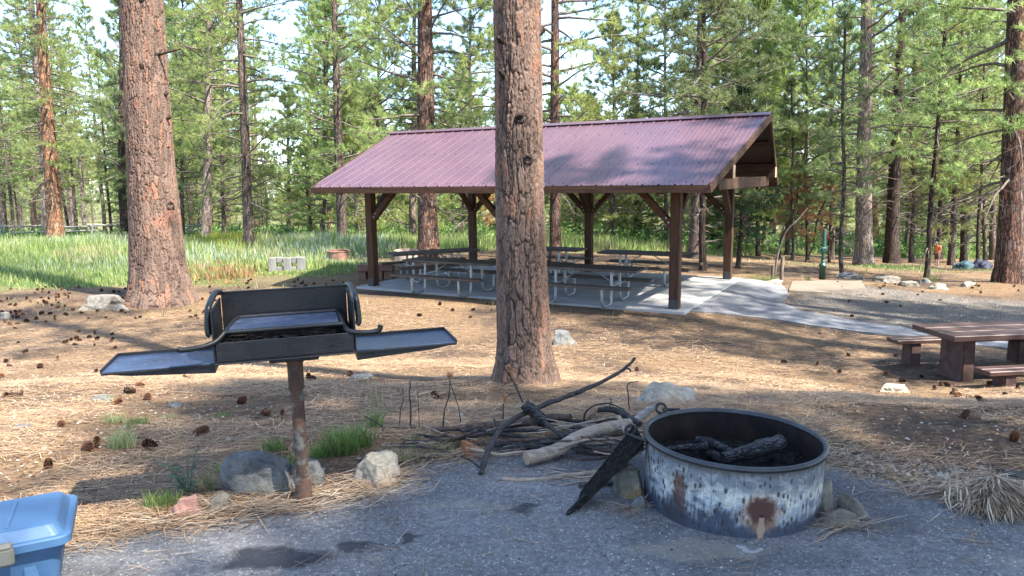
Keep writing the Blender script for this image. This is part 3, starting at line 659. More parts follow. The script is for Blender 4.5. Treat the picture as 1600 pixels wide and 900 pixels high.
# ---- the two big foreground trunks: real bark plates
def voro(u, v, per, seed):
    """F1, F2, id on a jittered grid, periodic in u with period per"""
    iu = np.floor(u).astype(np.int64); iv = np.floor(v).astype(np.int64)
    f1 = np.full(u.shape, 9.); f2 = np.full(u.shape, 9.); idd = np.zeros(u.shape)
    for du in (-1, 0, 1):
        for dv in (-1, 0, 1):
            cu = iu+du; cv = iv+dv; cw = cu % per
            x = cu+.1+.8*hsh(cw, cv, seed); y = cv+.1+.8*hsh(cw, cv, seed+9); d = np.hypot(u-x, v-y); h = hsh(cw, cv, seed+17)
            nf = d < f1; f2 = np.where(nf, f1, np.minimum(f2, d)); idd = np.where(nf, h, idd); f1 = np.where(nf, d, f1)
    return f1, f2, idd
def hero_trunk(name, base, pts, rads, seed, nth, nz, Ht, pu=.050, pv=.26):
    """pts: (z, x, y) centre line offsets; rads (z, r)"""
    z = np.concatenate([np.linspace(-.35, 9, nz), np.linspace(9.3, Ht, 24)]); th = np.arange(nth)*math.tau/nth
    TT, Zg = np.meshgrid(th, z); cx = np.interp(z, [p[0] for p in pts], [p[1] for p in pts])[:, None]; cy = np.interp(z, [p[0] for p in pts], [p[2] for p in pts])[:, None]
    k9 = np.ones(25)/25; cx = np.convolve(np.pad(cx[:, 0], 12, 'edge'), k9, 'valid')[:, None]; cy = np.convolve(np.pad(cy[:, 0], 12, 'edge'), k9, 'valid')[:, None]
    r = np.interp(z, [p[0] for p in rads], [p[1] for p in rads]); r = np.convolve(np.pad(r, 12, 'edge'), k9, 'valid')[:, None]; r0 = float(np.interp(2, [p[0] for p in rads], [p[1] for p in rads]))
    pu, pv = (.072, .36) if r0 > .35 else (pu, pv)
    per = max(8, int(round(math.tau*r0/pu))); U = TT/math.tau*per; Vv = Zg/pv
    wx = fbm(U*.45, Vv*1.1, seed, 4)*2.2; wy = fbm(U*.5+9, Vv*1.0, seed+5, 4)*1.8
    fade = np.minimum(1, np.minimum(TT, math.tau-TT)/.35); U2 = U+wx*.7*fade; V2 = Vv+wy*fade
    f1, f2, pid = voro(U2, V2, per, seed); e0 = f2-f1
    fur = np.abs(fbm(np.cos(TT)*per*.22+5+wx*.15, np.sin(TT)*per*.22+Zg*.9+9, seed+21, 4)+fbm(U2*1.5, Zg*2.6, seed+22, 3)*.75*fade)*5.0
    msk = np.clip(fbm(U2*.6, V2*.8, seed+31, 3)*5+.35, 0, 1)
    e = np.minimum(e0*1.15+msk*.08, fur*1.5)
    g1, g2, pid2 = voro(U2*3.1, V2*3.6, int(per*3.1), seed+3) if False else voro(U2*3, V2*4, per*3, seed+3); e2 = g2-g1
    big1, big2, _ = voro(U2*.45, V2*.35, max(3, int(per*.45)), seed+40)
    fine = fbm(U*4, Zg*40, seed+7, 4); pl = np.clip(e/.22, 0, 1)**.6
    h = pl*.022*(r0/.30)**.5+(pid-.5)*.008*pl+np.clip(e2/.3, 0, 1)*.005*pl+fine*.014
    low = np.exp(-np.maximum(Zg, 0)/(r0*1.3)); butt = (np.sin(TT*4+seed)*.5+np.sin(TT*7+seed*2)*.3+.3*np.sin(TT*11))*low*.11*r0
    rr = r+h-.02+butt+.03*r0*fbm(np.cos(TT)*1.5+3, Zg*.8, seed+2, 2)
    X = cx+rr*np.cos(TT); Y = cy+rr*np.sin(TT); nzz = len(z)
    V = np.stack([X, Y, Zg], -1).reshape(-1, 3); I = np.arange(nzz*nth).reshape(nzz, nth); F = np.stack([I[:-1], np.roll(I[:-1], -1, 1), np.roll(I[1:], -1, 1), I[1:]], -1).reshape(-1, 4)
    c = np.stack([np.clip(e/.24, 0, 1), pid, np.clip(e2/.25, 0, 1)], -1).reshape(-1, 3)
    return npmesh('trunk', V, F, 4, True, c)
def herobark(name, tint):
    t = NT(name); s = t.sep(t.attr('Col')); v = t.coord('Object'); n1 = t.noise(v, 45, 5, .7); n2 = t.noise(v, 3, 5, .65); n3 = t.noise(t.coord('Object', (60, 60, 22)), 1, 3, .6)
    c = t.mix(s[1], (.115*tint, .075*tint, .057*tint), (.235*tint, .155*tint, .118*tint))
    c = t.mix(t.ramp(t.math('ADD', t.math('MULTIPLY', n2, .9), t.math('MULTIPLY', s[1], .45)), [(.76, 0), (.96, .7)]), c, (.29, .12, .065))
    c = t.mix(t.ramp(n3, [(.50, 0), (.68, .35)]), c, (.26, .21, .18))
    c = t.mix(t.ramp(n3, [(.30, .6), (.42, 0)]), c, (.07, .045, .035))
    c = t.mix(t.math('MULTIPLY', t.math('SUBTRACT', 1.0, s[2]), .45), c, (.07, .045, .035))
    c = t.mix(t.ramp(s[0], [(.0, .95), (.75, 0)]), c, (.022, .015, .012))
    return t.fin(c, .92, t.bump(t.math('ADD', n1, t.math('MULTIPLY', n3, 1.2)), .012, 1), spec=.2)
MHB = herobark('big_bark', 1.0)
def knot(mb, p, d, L, r):
    p = Vector(p); d = Vector(d).normalized(); mb.tube([p-d*.06, p+d*L*.3, p+d*L*.65+Vector((0, 0, .01)), p+d*L+Vector((0, 0, .03*L))], [r*1.5, r, r*.8, r*.5], 8, jit=.15, seed=int(L*999))
def hero(base_px, yv, centers, radii, seed, Ht, crown, label, knots, nth, nz):
    base = G(*base_px); print('HERO', base)
    pts = []
    for px, py in centers:
        q = at(px, py, base.y); pts.append((q.z-base.z, q.x-base.x, 0))
    pts.sort(); pts.append((Ht, pts[-1][1]+.1, 0)); pts = [(-1, pts[0][1], 0)]+pts
    root = empty('pine_tree', base); tag(root, label, 'tree', 'ponderosa-like pines around the campsite')
    me = hero_trunk('trunk', base, pts, [(z, r) for z, r in radii]+[(Ht, .08)], seed, nth, nz, Ht); tr = link('trunk', me, MHB, root)
    for px, py, side, L, r in knots:
        q = at(px, py, base.y); zz = q.z-base.z; rr = float(np.interp(zz, [a for a, b in radii], [b for a, b in radii]))
        cx = float(np.interp(zz, [p[0] for p in pts], [p[1] for p in pts])); dx = q.x-base.x-cx; dx = max(-rr*.98, min(rr*.98, dx)); dy = -math.sqrt(max(rr*rr-dx*dx, 0))
        kb = MB(); knot(kb, (cx+dx*.95, dy*.95, zz), (side, dy/rr*.8 if abs(side) < .8 else -.1, .15), L, r); kb.build('branch_stub', BARKS['dark'], root)
    ax = (np.array([p[0] for p in pts]), np.array([p[1] for p in pts]), np.zeros(len(pts)), np.interp([p[0] for p in pts], [a for a, b in radii]+[Ht], [b for a, b in radii]+[.05]))
    cm, _ = crown_mesh(ax, Ht, seed=seed+70, **crown); cr = bpy.data.objects.new('crown', cm); COL.objects.link(cr); cr.parent = root
    return root
T0 = hero((822, 596), 8.0, [(822, 596), (817, 480), (812, 300), (810, 150), (808, 0)], [(-1, .42), (0, .36), (.10, .30), (.4, .252), (1.2, .226), (2.5, .208), (4.3, .202), (8, .19)], 5, 24,
     dict(cb=9, Rm=3.4, nb=50, K=20, tw=10, tuftn=3, dead=0), 'large red-brown pine trunk standing in the centre, in front of the shelter',
     [(783, 70, -.3, .10, .022), (786, 122, -.25, .12, .024), (812, 188, 0, .03, .05), (824, 250, .1, .03, .05), (845, 52, .9, .05, .03)], 220, 900)
T1 = hero((252, 472), 15.6, [(252, 472), (246, 400), (236, 250), (228, 120), (222, 0)], [(-1, .95), (0, .80), (.25, .68), (.8, .575), (1.5, .53), (3, .46), (5.5, .41), (9, .38)], 9, 27,
     dict(cb=10, Rm=4.2, nb=56, K=20, tw=10, tuftn=3, dead=0), 'largest reddish pine trunk on the left, at the edge of the meadow grass',
     [(235, 5, 0, .06, .07), (236, 108, 0, .05, .06), (253, 88, .95, .55, .028), (262, 148, .9, .10, .05), (266, 186, .95, .13, .045), (273, 320, .6, .04, .12)], 260, 820)

# ---- trees one can tell apart in the photograph:  variant, base px, distance, trunk width px at breast height, top lean, bark, label
TL = [
 ('m3', 88, 383, 40, 22, (66, 0), 'orange', 'orange-barked pine on the far left, in front of the rail fence', 1.0),
 ('p0', 80, 380, 44, 15, (48, 0), 'pale', 'pale leaning pine trunk just behind the orange-barked one', 1.1),
 ('m1', 322, 380, 36, 14, (327, 0), 'pale', 'pale grey pine right of the big left trunk', .95),
 ('m3', 390, 398, 29, 15, (375, 0), 'grey', 'dark slim pine rising from the middle of the meadow', .9),
 ('m0', 536, 392, 33, 14, (521, 0), 'grey', 'pine with green boughs above the left end of the shelter roof', .85),
 ('m0', 670, 402, 25, 29, (662, 0), 'red', 'thick forked pine directly behind the shelter, left of the central trunk', .95),
 ('m1', 868, 415, 24, 17, (867, 0), 'red', 'pine with bare limbs behind the shelter, just right of the central trunk', .85),
 ('m2', 1084, 412, 29, 17, (1097, 0), 'grey', 'thicker grey pine behind the right end of the shelter', .8),
 ('y3', 1099, 432, 23, 10, (1098, 0), 'dark', 'thin dark pine just behind the right end of the shelter', 1.15),
 ('m0', 1350, 414, 30, 23, (1353, 0), 'pale', 'sunlit pale pine on the right behind the water pump', .95),
 ('m2', 1394, 405, 36, 19, (1408, 0), 'dark', 'dark pine with a wide foot behind the sunlit pale one', .9),
 ('m3', 1576, 444, 20, 33, (1594, 0), 'red', 'big pine at the right edge of the picture', 1.0),
 ('m1', 1366, 375, 60, 14, (1366, 0), 'orange', 'reddish pine trunk far behind, between the pale and the dark pine', 1.0),
 ('s0', 1448, 437, 22.5, 7.5, (1470, 100), 'dark', 'thin dark leaning pole pine in front of the person in orange', 1.05),
 ('f0', 1153, 428, 24, 7, (1160, 200), 'dark', 'small dark green fir beside the right shelter post', .78),
 ('s1', 1316, 434, 22.5, 6, (1322, 100), 'grey', 'slender sapling right of the green pump', 1.0),
 ('s1', 1237, 403, 33, 4.5, (1236, 150), 'grey', 'spindly sapling far behind the wooden stub posts', 1.0),
 ('s1', 1296, 405, 32, 4, (1298, 100), 'dark', 'spindly dark sapling far behind the green pump', 1.1),
 ('y3', 192, 378, 47, 12, (190, 0), 'dark', 'dark rough pine half hidden behind the big left trunk', 1.3),
 ('p0', 645, 385, 38, 11, (646, 100), 'pale', 'pale trunk behind the left half of the shelter', .9),
 ('p0', 484, 372, 50, 8, (484, 60), 'orange', 'short-looking reddish trunk left of the shelter eave', .9),
 ('y1', 450, 372, 48, 6, (450, 60), 'grey', 'bushy dark young pine at the back of the meadow', .9),
 ('m1', 1487, 405, 38, 9, (1500, 120), 'grey', 'slim pine right of the person in orange', .8),
 ('p0', 1506, 400, 44, 9, (1510, 120), 'dark', 'dark straight pine behind the camping bundles', .9),
 ('p0', 1552, 396, 46, 9, (1556, 100), 'grey', 'grey pine left of the big pine at the right edge', .9),
 ('p0', 1528, 410, 37, 5, (1534, 200), 'dark', 'thin dark trunk above the dark blue bundle', .7),
 ('p0', 995, 380, 44, 8, (995, 150), 'grey', 'slim trunk seen under the roof right of the central trunk', .8),
 ('m2', 1662, 430, 27, 22, (1680, 0), 'red', 'pine just beyond the right edge whose boughs reach in', .9),
]
TL += [('y1', 1262, 402, 34, 5, (1262, 0), 'dark', 'bushy young pine behind the pump, its boughs over the pad', 1.25), ('y3', 1300, 400, 36, 6, (1302, 0), 'grey', 'tall young pine between the pump and the pale pine', 1.35),
 ('y1', 1425, 398, 39, 7, (1425, 0), 'grey', 'young pine between the dark pine and the person in orange', 1.2), ('y0', 1185, 396, 37, 6, (1185, 0), 'dark', 'young bushy pine right of the shelter gable', 1.45), ('y3', 1230, 392, 42, 7, (1228, 0), 'grey', 'tall young pine farther back right of the gable', 1.5),
 ('y1', 1540, 398, 42, 6, (1540, 0), 'grey', 'young pine behind the big pine at the right edge', 1.35), ('y3', 1470, 394, 46, 7, (1470, 0), 'dark', 'young pine above the head of the person in orange', 1.4), ('y0', 1140, 392, 40, 7, (1140, 0), 'grey', 'young pine behind the right gable of the shelter', 1.5),
 ('y1', 590, 385, 38, 6, (590, 0), 'grey', 'bushy young pine behind the left end of the shelter', 1.35), ('y3', 735, 388, 36, 6, (735, 0), 'grey', 'bushy young pine seen left of the central trunk', 1.4), ('y1', 960, 388, 36, 6, (960, 0), 'grey', 'bushy young pine above the middle of the roof', 1.0), ('y3', 1040, 388, 36, 6, (1040, 0), 'grey', 'bushy young pine above the right half of the roof', 1.35),
 ('y3', 285, 380, 43, 6, (285, 0), 'grey', 'young pine just right of the big left trunk', 1.4), ('y1', 350, 380, 42, 6, (350, 0), 'grey', 'young pine between the pale and the dark meadow pine', 1.3), ('y1', 505, 384, 40, 6, (505, 0), 'grey', 'young pine left of the shelter roof', 1.2)]
placed = []
def lean(loc, px, py):
    q = at(px, py, loc.y); return math.atan2(q.x-loc.x, max(q.z-loc.z, 1))
for key, px, py, yv, wpx, top, bk, lab, s in TL:
    b = at(px, py, yv); b.z = H(b.x, b.y); d = yv*_cp+(CZ-b.z)*_sp
    r_ = wpx/2*d/FPX; tm, cm, Ht, r0 = VAR[key]; s_ = s
    l = lean(b, *top)
    gq = G(px, py)
    if abs(gq.y-yv) > 4: print('TREE', lab[:30], yv, round(gq.y, 1))
    plant(key, b, s_, r_/(r0*s_*.93), rnd.random()*6.28, (0, l), bk, 'fir_tree' if key == 'f0' else ('young_pine' if key[0] in 's' else 'pine_tree'), lab, 'tree', 'ponderosa-like pines around the campsite')
    placed.append((b.x, b.y))
# ---- trees just outside the picture whose crowns shade the campsite
variant('c0', 19, .34, 61, cb=7.5, Rm=5.0, nb=105, K=22, Wn=.014, tw=12, tuftn=3, dead=10)
SH = [('c0', 9.5, -2.5, 1.0), ('c0', 12.5, -6, 1.05), ('c0', 5.5, -5.5, .95), ('c0', 13.5, -1, .85), ('c0', 9, -10.5, 1.1), ('c0', 17.5, -4.5, 1.1), ('c0', 3.0, -9.5, 1), ('m1', 19, 2.5, .9),
      ('m0', 11.2, 7.6, .95), ('m2', 13.5, 10.2, .85), ('m1', 21, 6.5, 1.05), ('m0', 24, -1, 1.1), ('m1', -14, 6, .8), ('m1', -7, -5, .9), ('m1', 28, 9, 1)]
for key, x, y, s in SH:
    plant(key, (x, y, H(x, y)-.05), s, 1, rnd.random()*6.28, (0, 0), 'red', 'pine_tree', 'pine standing just outside the picture that shades the campsite', 'tree', 'pines beside the campsite'); placed.append((x, y))
# ---- the woods behind
def gapcap(a):
    return (-.345 < a < -.275) or (.085 < a < .165) or (.375 < a < .42) or (-.1 < a < -.07)
WL = {'m': 'tall pine of the woods behind the campsite', 'p': 'slim bare-stemmed pine of the woods behind', 'y': 'bushy young pine of the woods behind', 's': 'thin pole pine of the woods behind'}
ORD = {}
def where(x, y):
    px = 800+FPX*x/y
    reg = [(-60, 'beyond the left edge'), (60, 'behind the fence at the left edge'), (130, 'behind the orange-barked pine and fence'), (200, 'behind the fence just left of the big left trunk'), (290, 'hidden behind the big left trunk'), (350, 'right of the big left trunk'), (420, 'around the dark meadow pine'),
      (490, 'over the block fireplace'), (560, 'left of the shelter'), (640, 'above the left end of the roof'), (700, 'behind the thick forked pine'), (770, 'just left of the central trunk'), (850, 'behind the central trunk'), (920, 'just right of the central trunk'), (990, 'above the middle of the roof'),
      (1060, 'above the front right shelter post'), (1130, 'above the right part of the roof'), (1200, 'by the shelter gable'), (1260, 'right of the gable'), (1320, 'above the green pump'), (1380, 'around the sunlit pale pine'), (1430, 'beside the dark wide-footed pine'), (1490, 'over the person in orange'), (1550, 'over the camping bundles'), (1610, 'behind the big right pine'), (9999, 'beyond the right edge')]
    for lim, nm in reg:
        if px < lim: return nm
def depthname(y): return 'nearest' if y < 48 else 'near' if y < 58 else 'mid-distance' if y < 72 else 'distant' if y < 88 else 'far' if y < 108 else 'farthest'
BN = {'grey': 'grey-stemmed', 'pale': 'pale-stemmed', 'dark': 'dark-stemmed', 'red': 'reddish-stemmed', 'orange': 'orange-stemmed'}
KN = {'y0': 'broad bushy young pine', 'y1': 'bushy young pine', 'y2': 'short bushy pine', 'y3': 'tall narrow young pine', 's0': 'thin pole pine', 's1': 'spindly pole pine', 'p0': 'slim bare-stemmed pine', 'm0': 'full-crowned tall pine', 'm1': 'light green tall pine', 'm2': 'bluish tall pine', 'm3': 'drooping tall pine'}
def wood(n, ymin, ymax, keys, wt, amin=-.86, amax=.86, sep=1.5, smul=1, bks=('grey', 'grey', 'pale', 'dark', 'red', 'pale')):
    c = 0; tries = 0
    while c < n and tries < 6000:
        tries += 1; y = ymin+(ymax-ymin)*rnd.random()**.85; a = amin+(amax-amin)*rnd.random(); x = a*y
        if any((x-p)**2+(y-q)**2 < sep**2 for p, q in placed): continue
        if y < 48 and a > .36: continue
        if a < -.44 and y < 74 and keys[0] != 'p0': continue
        key = rnd.choices(keys, wt)[0]
        if gapcap(a) and key[0] in 'mp': key = 's1' if y < 60 else 'y2'
        s = (.78+.4*rnd.random())*smul
        if gapcap(a): s *= .8
        plant(key, (x, y, H(x, y)-.05), s, .85+.35*rnd.random(), rnd.random()*6.28, (rnd.gauss(0, .02), rnd.gauss(0, .025)), (bkc := rnd.choice(bks)), 'young_pine' if key[0] in 'ys' else 'pine_tree', depthname(y)+' '+BN[bkc]+' '+KN[key]+' '+where(x, y), 'tree', {'m': 'tall pines of the woods', 'p': 'slim pines of the woods', 'y': 'young pines of the woods', 's': 'pole pines of the woods'}[key[0]])
        placed.append((x, y)); c += 1
wood(26, 34, 50, ['y0', 'y1', 'y2', 'y3', 's0', 's1', 'p0'], [4, 4, 3, 3, 1, 1, 1], amin=-.35, amax=.36)
wood(42, 50, 62, ['y0', 'y1', 'y2', 'y3', 's0', 's1', 'p0', 'm1'], [3, 3, 2, 3, 2, 2, 3, 1])
wood(62, 60, 85, ['y0', 'y1', 'y3', 'p0', 'm1', 'm2', 'm3'], [3, 4, 3, 3, 2, 1, 2])
wood(70, 85, 130, ['y0', 'y1', 'm0', 'm1', 'm2', 'm3', 'p0'], [3, 4, 2, 2, 1, 2, 2], sep=2.5, smul=.95)
# thin trunks crowded behind the rail fence on the left
wood(44, 50, 80, ['p0', 's0'], [6, 1], amin=-.72, amax=-.40, sep=.9, smul=.95, bks=('pale', 'grey', 'pale', 'dark'))
# ---- the far forest mass beyond, reads as one
def far_forest():
    P, Dd, A, B = [], [], [], []; r_ = np.random.default_rng(5); V, C = [], []
    n = 520; y = 128+70*r_.random(n); a = (r_.random(n)*2-1)*.95; x = a*y; z = Hn(x, y)
    h = 9+9*r_.random(n); h = np.where([gapcap(q) for q in a], h*.55, h)
    m = 150; f = r_.random((n, m)); az = r_.random((n, m))*math.tau; rad = (1-f)**.7*2.4*(r_.random((n, m))**.5)+.1
    TP = np.stack([x[:, None]+np.cos(az)*rad, y[:, None]+np.sin(az)*rad, z[:, None]+h[:, None]*(.08+.92*f)], -1).reshape(-1, 3); TD = r_.normal(size=TP.shape); TD /= np.linalg.norm(TD, axis=1)[:, None]
    needle_mesh(V, C, 3, .75, .09, TP, TD, pal=PALS['pine'], r_=r_)
    Vw, Fw = frusta(np.stack([x, y, z-.3], 1), np.stack([x, y, z+h*.95], 1), np.full(n, .17), np.full(n, .05), 5)
    F3 = np.concatenate([Fw[:, [0, 1, 2]], Fw[:, [0, 2, 3]]]); n0 = len(Vw); Fn = np.arange(len(V[0])).reshape(-1, 3)+n0
    me = npmesh('far_forest', np.concatenate([Vw, V[0]]), np.concatenate([F3, Fn]), 3, False, np.concatenate([np.full((n0, 3), .15), C[0]]), np.concatenate([np.zeros(len(F3)), np.ones(len(Fn))]))
    me.materials.append(MTWIG); me.materials.append(MNDL); o = bpy.data.objects.new('far_forest', me); COL.objects.link(o); tag(o, kind='stuff')
far_forest()
# dead orange-needled saplings
for px, py, yv, s in [(1217, 402, 33, 1.0), (1258, 408, 31, .8), (782, 400, 30, .9)]:
    b = at(px, py, yv); b.z = H(b.x, b.y)
    plant('d0', b, s*1.3, 1, px, (0, .25 if px > 1000 else -.1), 'dark', 'dead_sapling', {1217: 'drooping dead sapling with orange needles left of the pump', 1258: 'smaller dead orange sapling close to the pump', 782: 'dead orange-needled sapling seen through the shelter'}[px], 'sapling')
# ================================================================ SHELTER
pass

def woodmat(name, c1, c2, c3, axis=2, rough=.75, sp=.3):
    t = NT(name); s = [26, 26, 26]; s[axis] = 1.6; v = t.coord('Object', tuple(s)); n1 = t.noise(v, 1, 5, .65, .8); n2 = t.noise(t.coord('Object'), 2.5, 4)
    n3 = t.noise(t.coord('Object', tuple(4*q for q in s)), 1, 3, .7)
    c = t.mix(t.ramp(n1, [(.35, 0), (.65, 1)]), c1, c2); c = t.mix(t.ramp(n2, [(.5, 0), (.75, .7)]), c, c3); c = t.mix(.4, c, t.mix(n3, (.5, .5, .5), (1.4, 1.4, 1.4)), 'MULTIPLY')
    return t.fin(c, rough, t.bump(t.math('ADD', n1, n3), .004, .7), spec=sp)
MW = [woodmat('stained_timber_'+'xyz'[i], (.03, .014, .008), (.088, .040, .019), (.05, .03, .02), i) for i in range(3)]
MEND = simple('timber_end_grain', (.32, .21, .12), (.48, .35, .23), 14, .85, .004)
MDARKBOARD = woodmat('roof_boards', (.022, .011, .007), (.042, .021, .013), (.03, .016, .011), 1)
t = NT('maroon_roof_metal'); v = t.coord('Object'); n1 = t.noise(v, .9, 5, .6); n2 = t.noise(v, 18, 3)
c = t.mix(t.ramp(n1, [(.3, 0), (.7, 1)]), (.085, .047, .066), (.118, .064, .078)); c = t.mix(t.ramp(n2, [(.6, 0), (.75, .35)]), c, (.17, .12, .13))
MROOF = t.fin(c, t.ramp(n2, [(.3, .26), (.7, .38)]), t.bump(n2, .001, .3), spec=.7)
MGALV = simple('galvanised_steel', (.26, .275, .29), (.42, .435, .45), 30, .45, .001, metal=.65)
MBLACKSTEEL = simple('dark_bracket_steel', (.03, .03, .033), (.06, .06, .06), 30, .5, .001)
SH_ = empty('picnic_shelter', (SX0, SY0, SLAB)); SH_.rotation_euler = (0, 0, -TH)
tag(SH_, 'open timber picnic shelter with a maroon ribbed metal roof on a concrete slab', 'shelter')
EV, EZ, RZ_, HV = -.919, 2.49, 3.955, SLW/2
UL0, UR0, PR = -(SLL+.413), .63, .373
def roof_side(sgn):
    prof = []; u = UL0-PR; 
    while u < UR0+PR-.02:
        for du, h in ((0, 0), (.012, .020), (.040, .020), (.052, 0), (.125, 0), (.135, .006), (.150, .006), (.16, 0), (.21, 0), (.22, .006), (.235, .006), (.245, 0)):
            if u+du < UR0+PR: prof.append((u+du, h))
        u += .305
    prof.append((UR0+PR, 0)); K = 10; V = []; n = len(prof)
    for u, h in prof:
        s0 = max(0, (u-UR0)/PR, (UL0-u)/PR)
        for k in range(K+1):
            s = s0+(1-s0)*k/K; v = EV+(HV-EV)*s; z = EZ+(RZ_-EZ)*s
            V.append((u, v if sgn > 0 else SLW-v, z+h))
    F = []
    for i in range(n-1):
        for k in range(K):
            a = i*(K+1)+k; q = (a, a+K+1, a+K+2, a+1); F.append(q if sgn > 0 else q[::-1])
    mb = MB(); mb.add(V, F)
    mb.sm = [False]*len(F); o = mb.build('roof_panel', MROOF, SH_)
    sol = o.modifiers.new('thick', 'SOLIDIFY'); sol.thickness = .004; sol.offset = -1
    # screws in rows across the sheet
    sb = MB()
    for i in range(0, 32):
        u = UL0+.12+i*.305
        for s in (.04, .28, .52, .76, .96):
            v = EV+(HV-EV)*s; z = EZ+(RZ_-EZ)*s
            if u < UR0: sb.box((u, v if sgn > 0 else SLW-v, z+.006), (.022, .022, .012), b=.003)
    sc_ = sb.build('screws', MBLACKSTEEL, o); sc_['kind'] = 'stuff'
    # boards under it
    V = []
    for s, e in ((.01, 0), (1, PR)):
        v = EV+(HV-EV)*s; z = EZ+(RZ_-EZ)*s-.03; v = v if sgn > 0 else SLW-v
        V += [(UL0-e*1.0+.04, v, z), (UR0+e-.04, v, z), (UL0-e+.04, v, z-.035), (UR0+e-.04, v, z-.035)]
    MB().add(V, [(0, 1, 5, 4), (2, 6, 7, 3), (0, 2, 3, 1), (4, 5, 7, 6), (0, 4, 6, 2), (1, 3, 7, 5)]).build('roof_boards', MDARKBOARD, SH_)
    # fascia along the eave, rakes up the gable
    v = EV-.012 if sgn > 0 else SLW-EV+.012
    MB().box(((UL0+UR0)/2, v, EZ-.075), (UR0-UL0+.02, .03, .135), b=.004).build('fascia', MW[0], SH_)
    for ue, dr in ((UR0+.012, PR), (UL0-.012, -PR)):
        a = (ue, v, EZ-.075); b = (ue+dr, HV, RZ_-.075); MB().bar(a, b, .032, .15).build('rake_board', MW[1], SH_)
roof_side(1); roof_side(-1)
mb = MB(); mb.bar((UL0-PR-.02, HV-.10, RZ_+.0), (UR0+PR+.02, HV-.10, RZ_+.0), .2, .012, Vector((0, -.37, 1)).normalized(), .002); mb.bar((UL0-PR-.02, HV+.10, RZ_+.0), (UR0+PR+.02, HV+.10, RZ_+.0), .2, .012, Vector((0, .37, 1)).normalized(), .002)
mb.build('ridge_cap', MROOF, SH_)
PV = (.328, SLW-.328); PU = (-.305, -SLL/2, -SLL+.305)
for pv in PV:
    for pu in PU:
        po = MB().box((pu, pv, 1.35), (.2, .2, 2.7), b=.008).build('post', MW[2], SH_)
        pb = MB(); pb.box((pu, pv-.104, .10), (.16, .008, .19), b=.002).box((pu, pv+.104, .10), (.16, .008, .19), b=.002)
        for bz in (.06, .14): pb.tube([(pu, pv-.10, bz), (pu, pv-.125, bz)], .013, 8)
        pb.build('base_plate', MBLACKSTEEL, po)
        for s in (-1, 1):
            if (pu == PU[0] and s > 0) or (pu == PU[2] and s < 0): 
                L = .62
            else: L = .85
            if pu == PU[0] and s > 0: continue
            if pu == PU[2] and s < 0: continue
            br = MB().bar((pu+s*.08, pv, 1.68), (pu+s*L, pv, 1.68+(L-.08)*1.02), .13, .14, Vector((0, 1, 0))).build('knee_brace', MW[0], SH_)
            bb = MB()
            for k in range(2): bb.tube([(pu+s*(.14+.05*k), pv-.075, 1.74+.09*k), (pu+s*(.14+.05*k), pv-.062, 1.74+.09*k)], .016, 8)
            bb.build('bolt_heads', MGALV, br)
        sv = 1 if pv < 2 else -1
        MB().bar((pu, pv+sv*.08, 1.72), (pu, pv+sv*.75, 2.42), .13, .13, Vector((1, 0, 0))).build('knee_brace', MW[1], SH_)
    bm_ = MB().box(((UL0+UR0)/2, pv, 2.72), (UR0-UL0+.30, .19, .26), b=.008).build('eave_beam', MW[0], SH_)
    MB().box((UR0+.155, pv, 2.72), (.012, .186, .256), b=.003).build('beam_end', MEND, bm_)
for pu in PU+(UR0-.12,):
    mb = MB().box((pu, HV, 2.50), (.14, SLW-.1, .24), b=.008)
    mb.build('tie_beam', MW[1], SH_)
    if pu > 0: continue
    MB().box((pu, HV, 3.05), (.13, .14, .95), b=.006).build('king_post', MW[2], SH_)
    for s in (-1, 1):
        MB().bar((pu, HV+s*.08, 2.65), (pu, HV+s*1.15, 3.28), .10, .12, Vector((1, 0, 0))).build('truss_strut', MW[1], SH_)
        MB().bar((pu, HV+s*(HV-EV-.15), EZ-.12), (pu, HV+s*.06, RZ_-.17), .12, .14, Vector((1, 0, 0))).build('rafter', MW[1], SH_)
MB().box(((UL0+UR0)/2, HV, RZ_-.2), (UR0-UL0+2*PR-.2, .12, .22), b=.006).build('ridge_beam', MW[0], SH_)
for s in (-1, 1):
    for k in (.35, .68):
        v = HV+s*(HV-EV)*(1-k); MB().box(((UL0+UR0)/2, v, EZ+(RZ_-EZ)*k-.13), (UR0-UL0+.3, .09, .12), b=.005).build('purlin', MW[0], SH_)

# ---------------------------------------------------------------- pipe-frame tables under the shelter
MPLANK = [woodmat('grey_brown_planks', (.036, .027, .021), (.085, .064, .052), (.12, .098, .086), 0, .55, .4)]
def pipe_table():
    r = empty('picnic_table', (0, 0, 0)); Lh = 1.22
    mb = MB(); 
    for k in range(3): mb.box((0, (k-1)*.25, .74), (2*Lh, .242, .05), b=.006)
    mb.build('tabletop', MPLANK[0], r)
    for s in (-1, 1): MB().box((0, s*.70, .435), (2*Lh, .26, .052), b=.006).build('seat', MPLANK[0], r)
    for su in (-1, 1):
        for sv in (-1, 1):
            u = su*.64+.0; P = [(u, sv*.77, .41), (u, sv*.77, .20), (u, sv*.75, .09), (u, sv*.66, .028), (u, sv*.5, .024), (u, sv*.36, .028), (u, sv*.28, .09), (u, sv*.25, .2), (u, sv*.24, .5), (u, sv*.23, .72)]
            P = [(a_, b_, c_+.012) for a_, b_, c_ in P]; MB().tube(smooth_path(P, 3), .031, 10).build('leg', MGALV, r)
        MB().tube([(su*.64, -.78, .405), (su*.64, .78, .405)], .018, 8).tube([(su*.64, -.33, .71), (su*.64, .33, .71)], .018, 8).build('cross_bar', MGALV, r)
        MB().tube([(su*.62, .0, .42), (su*.12, 0, .71)], .014, 8).build('diagonal_brace', MGALV, r)
    return r
def copy_tree(o, parent=None):
    c = o.copy(); COL.objects.link(c); c.parent = parent
    for ch in [q for q in bpy.data.objects if q.parent == o]: copy_tree(ch, c)
    return c
pt0 = pipe_table()
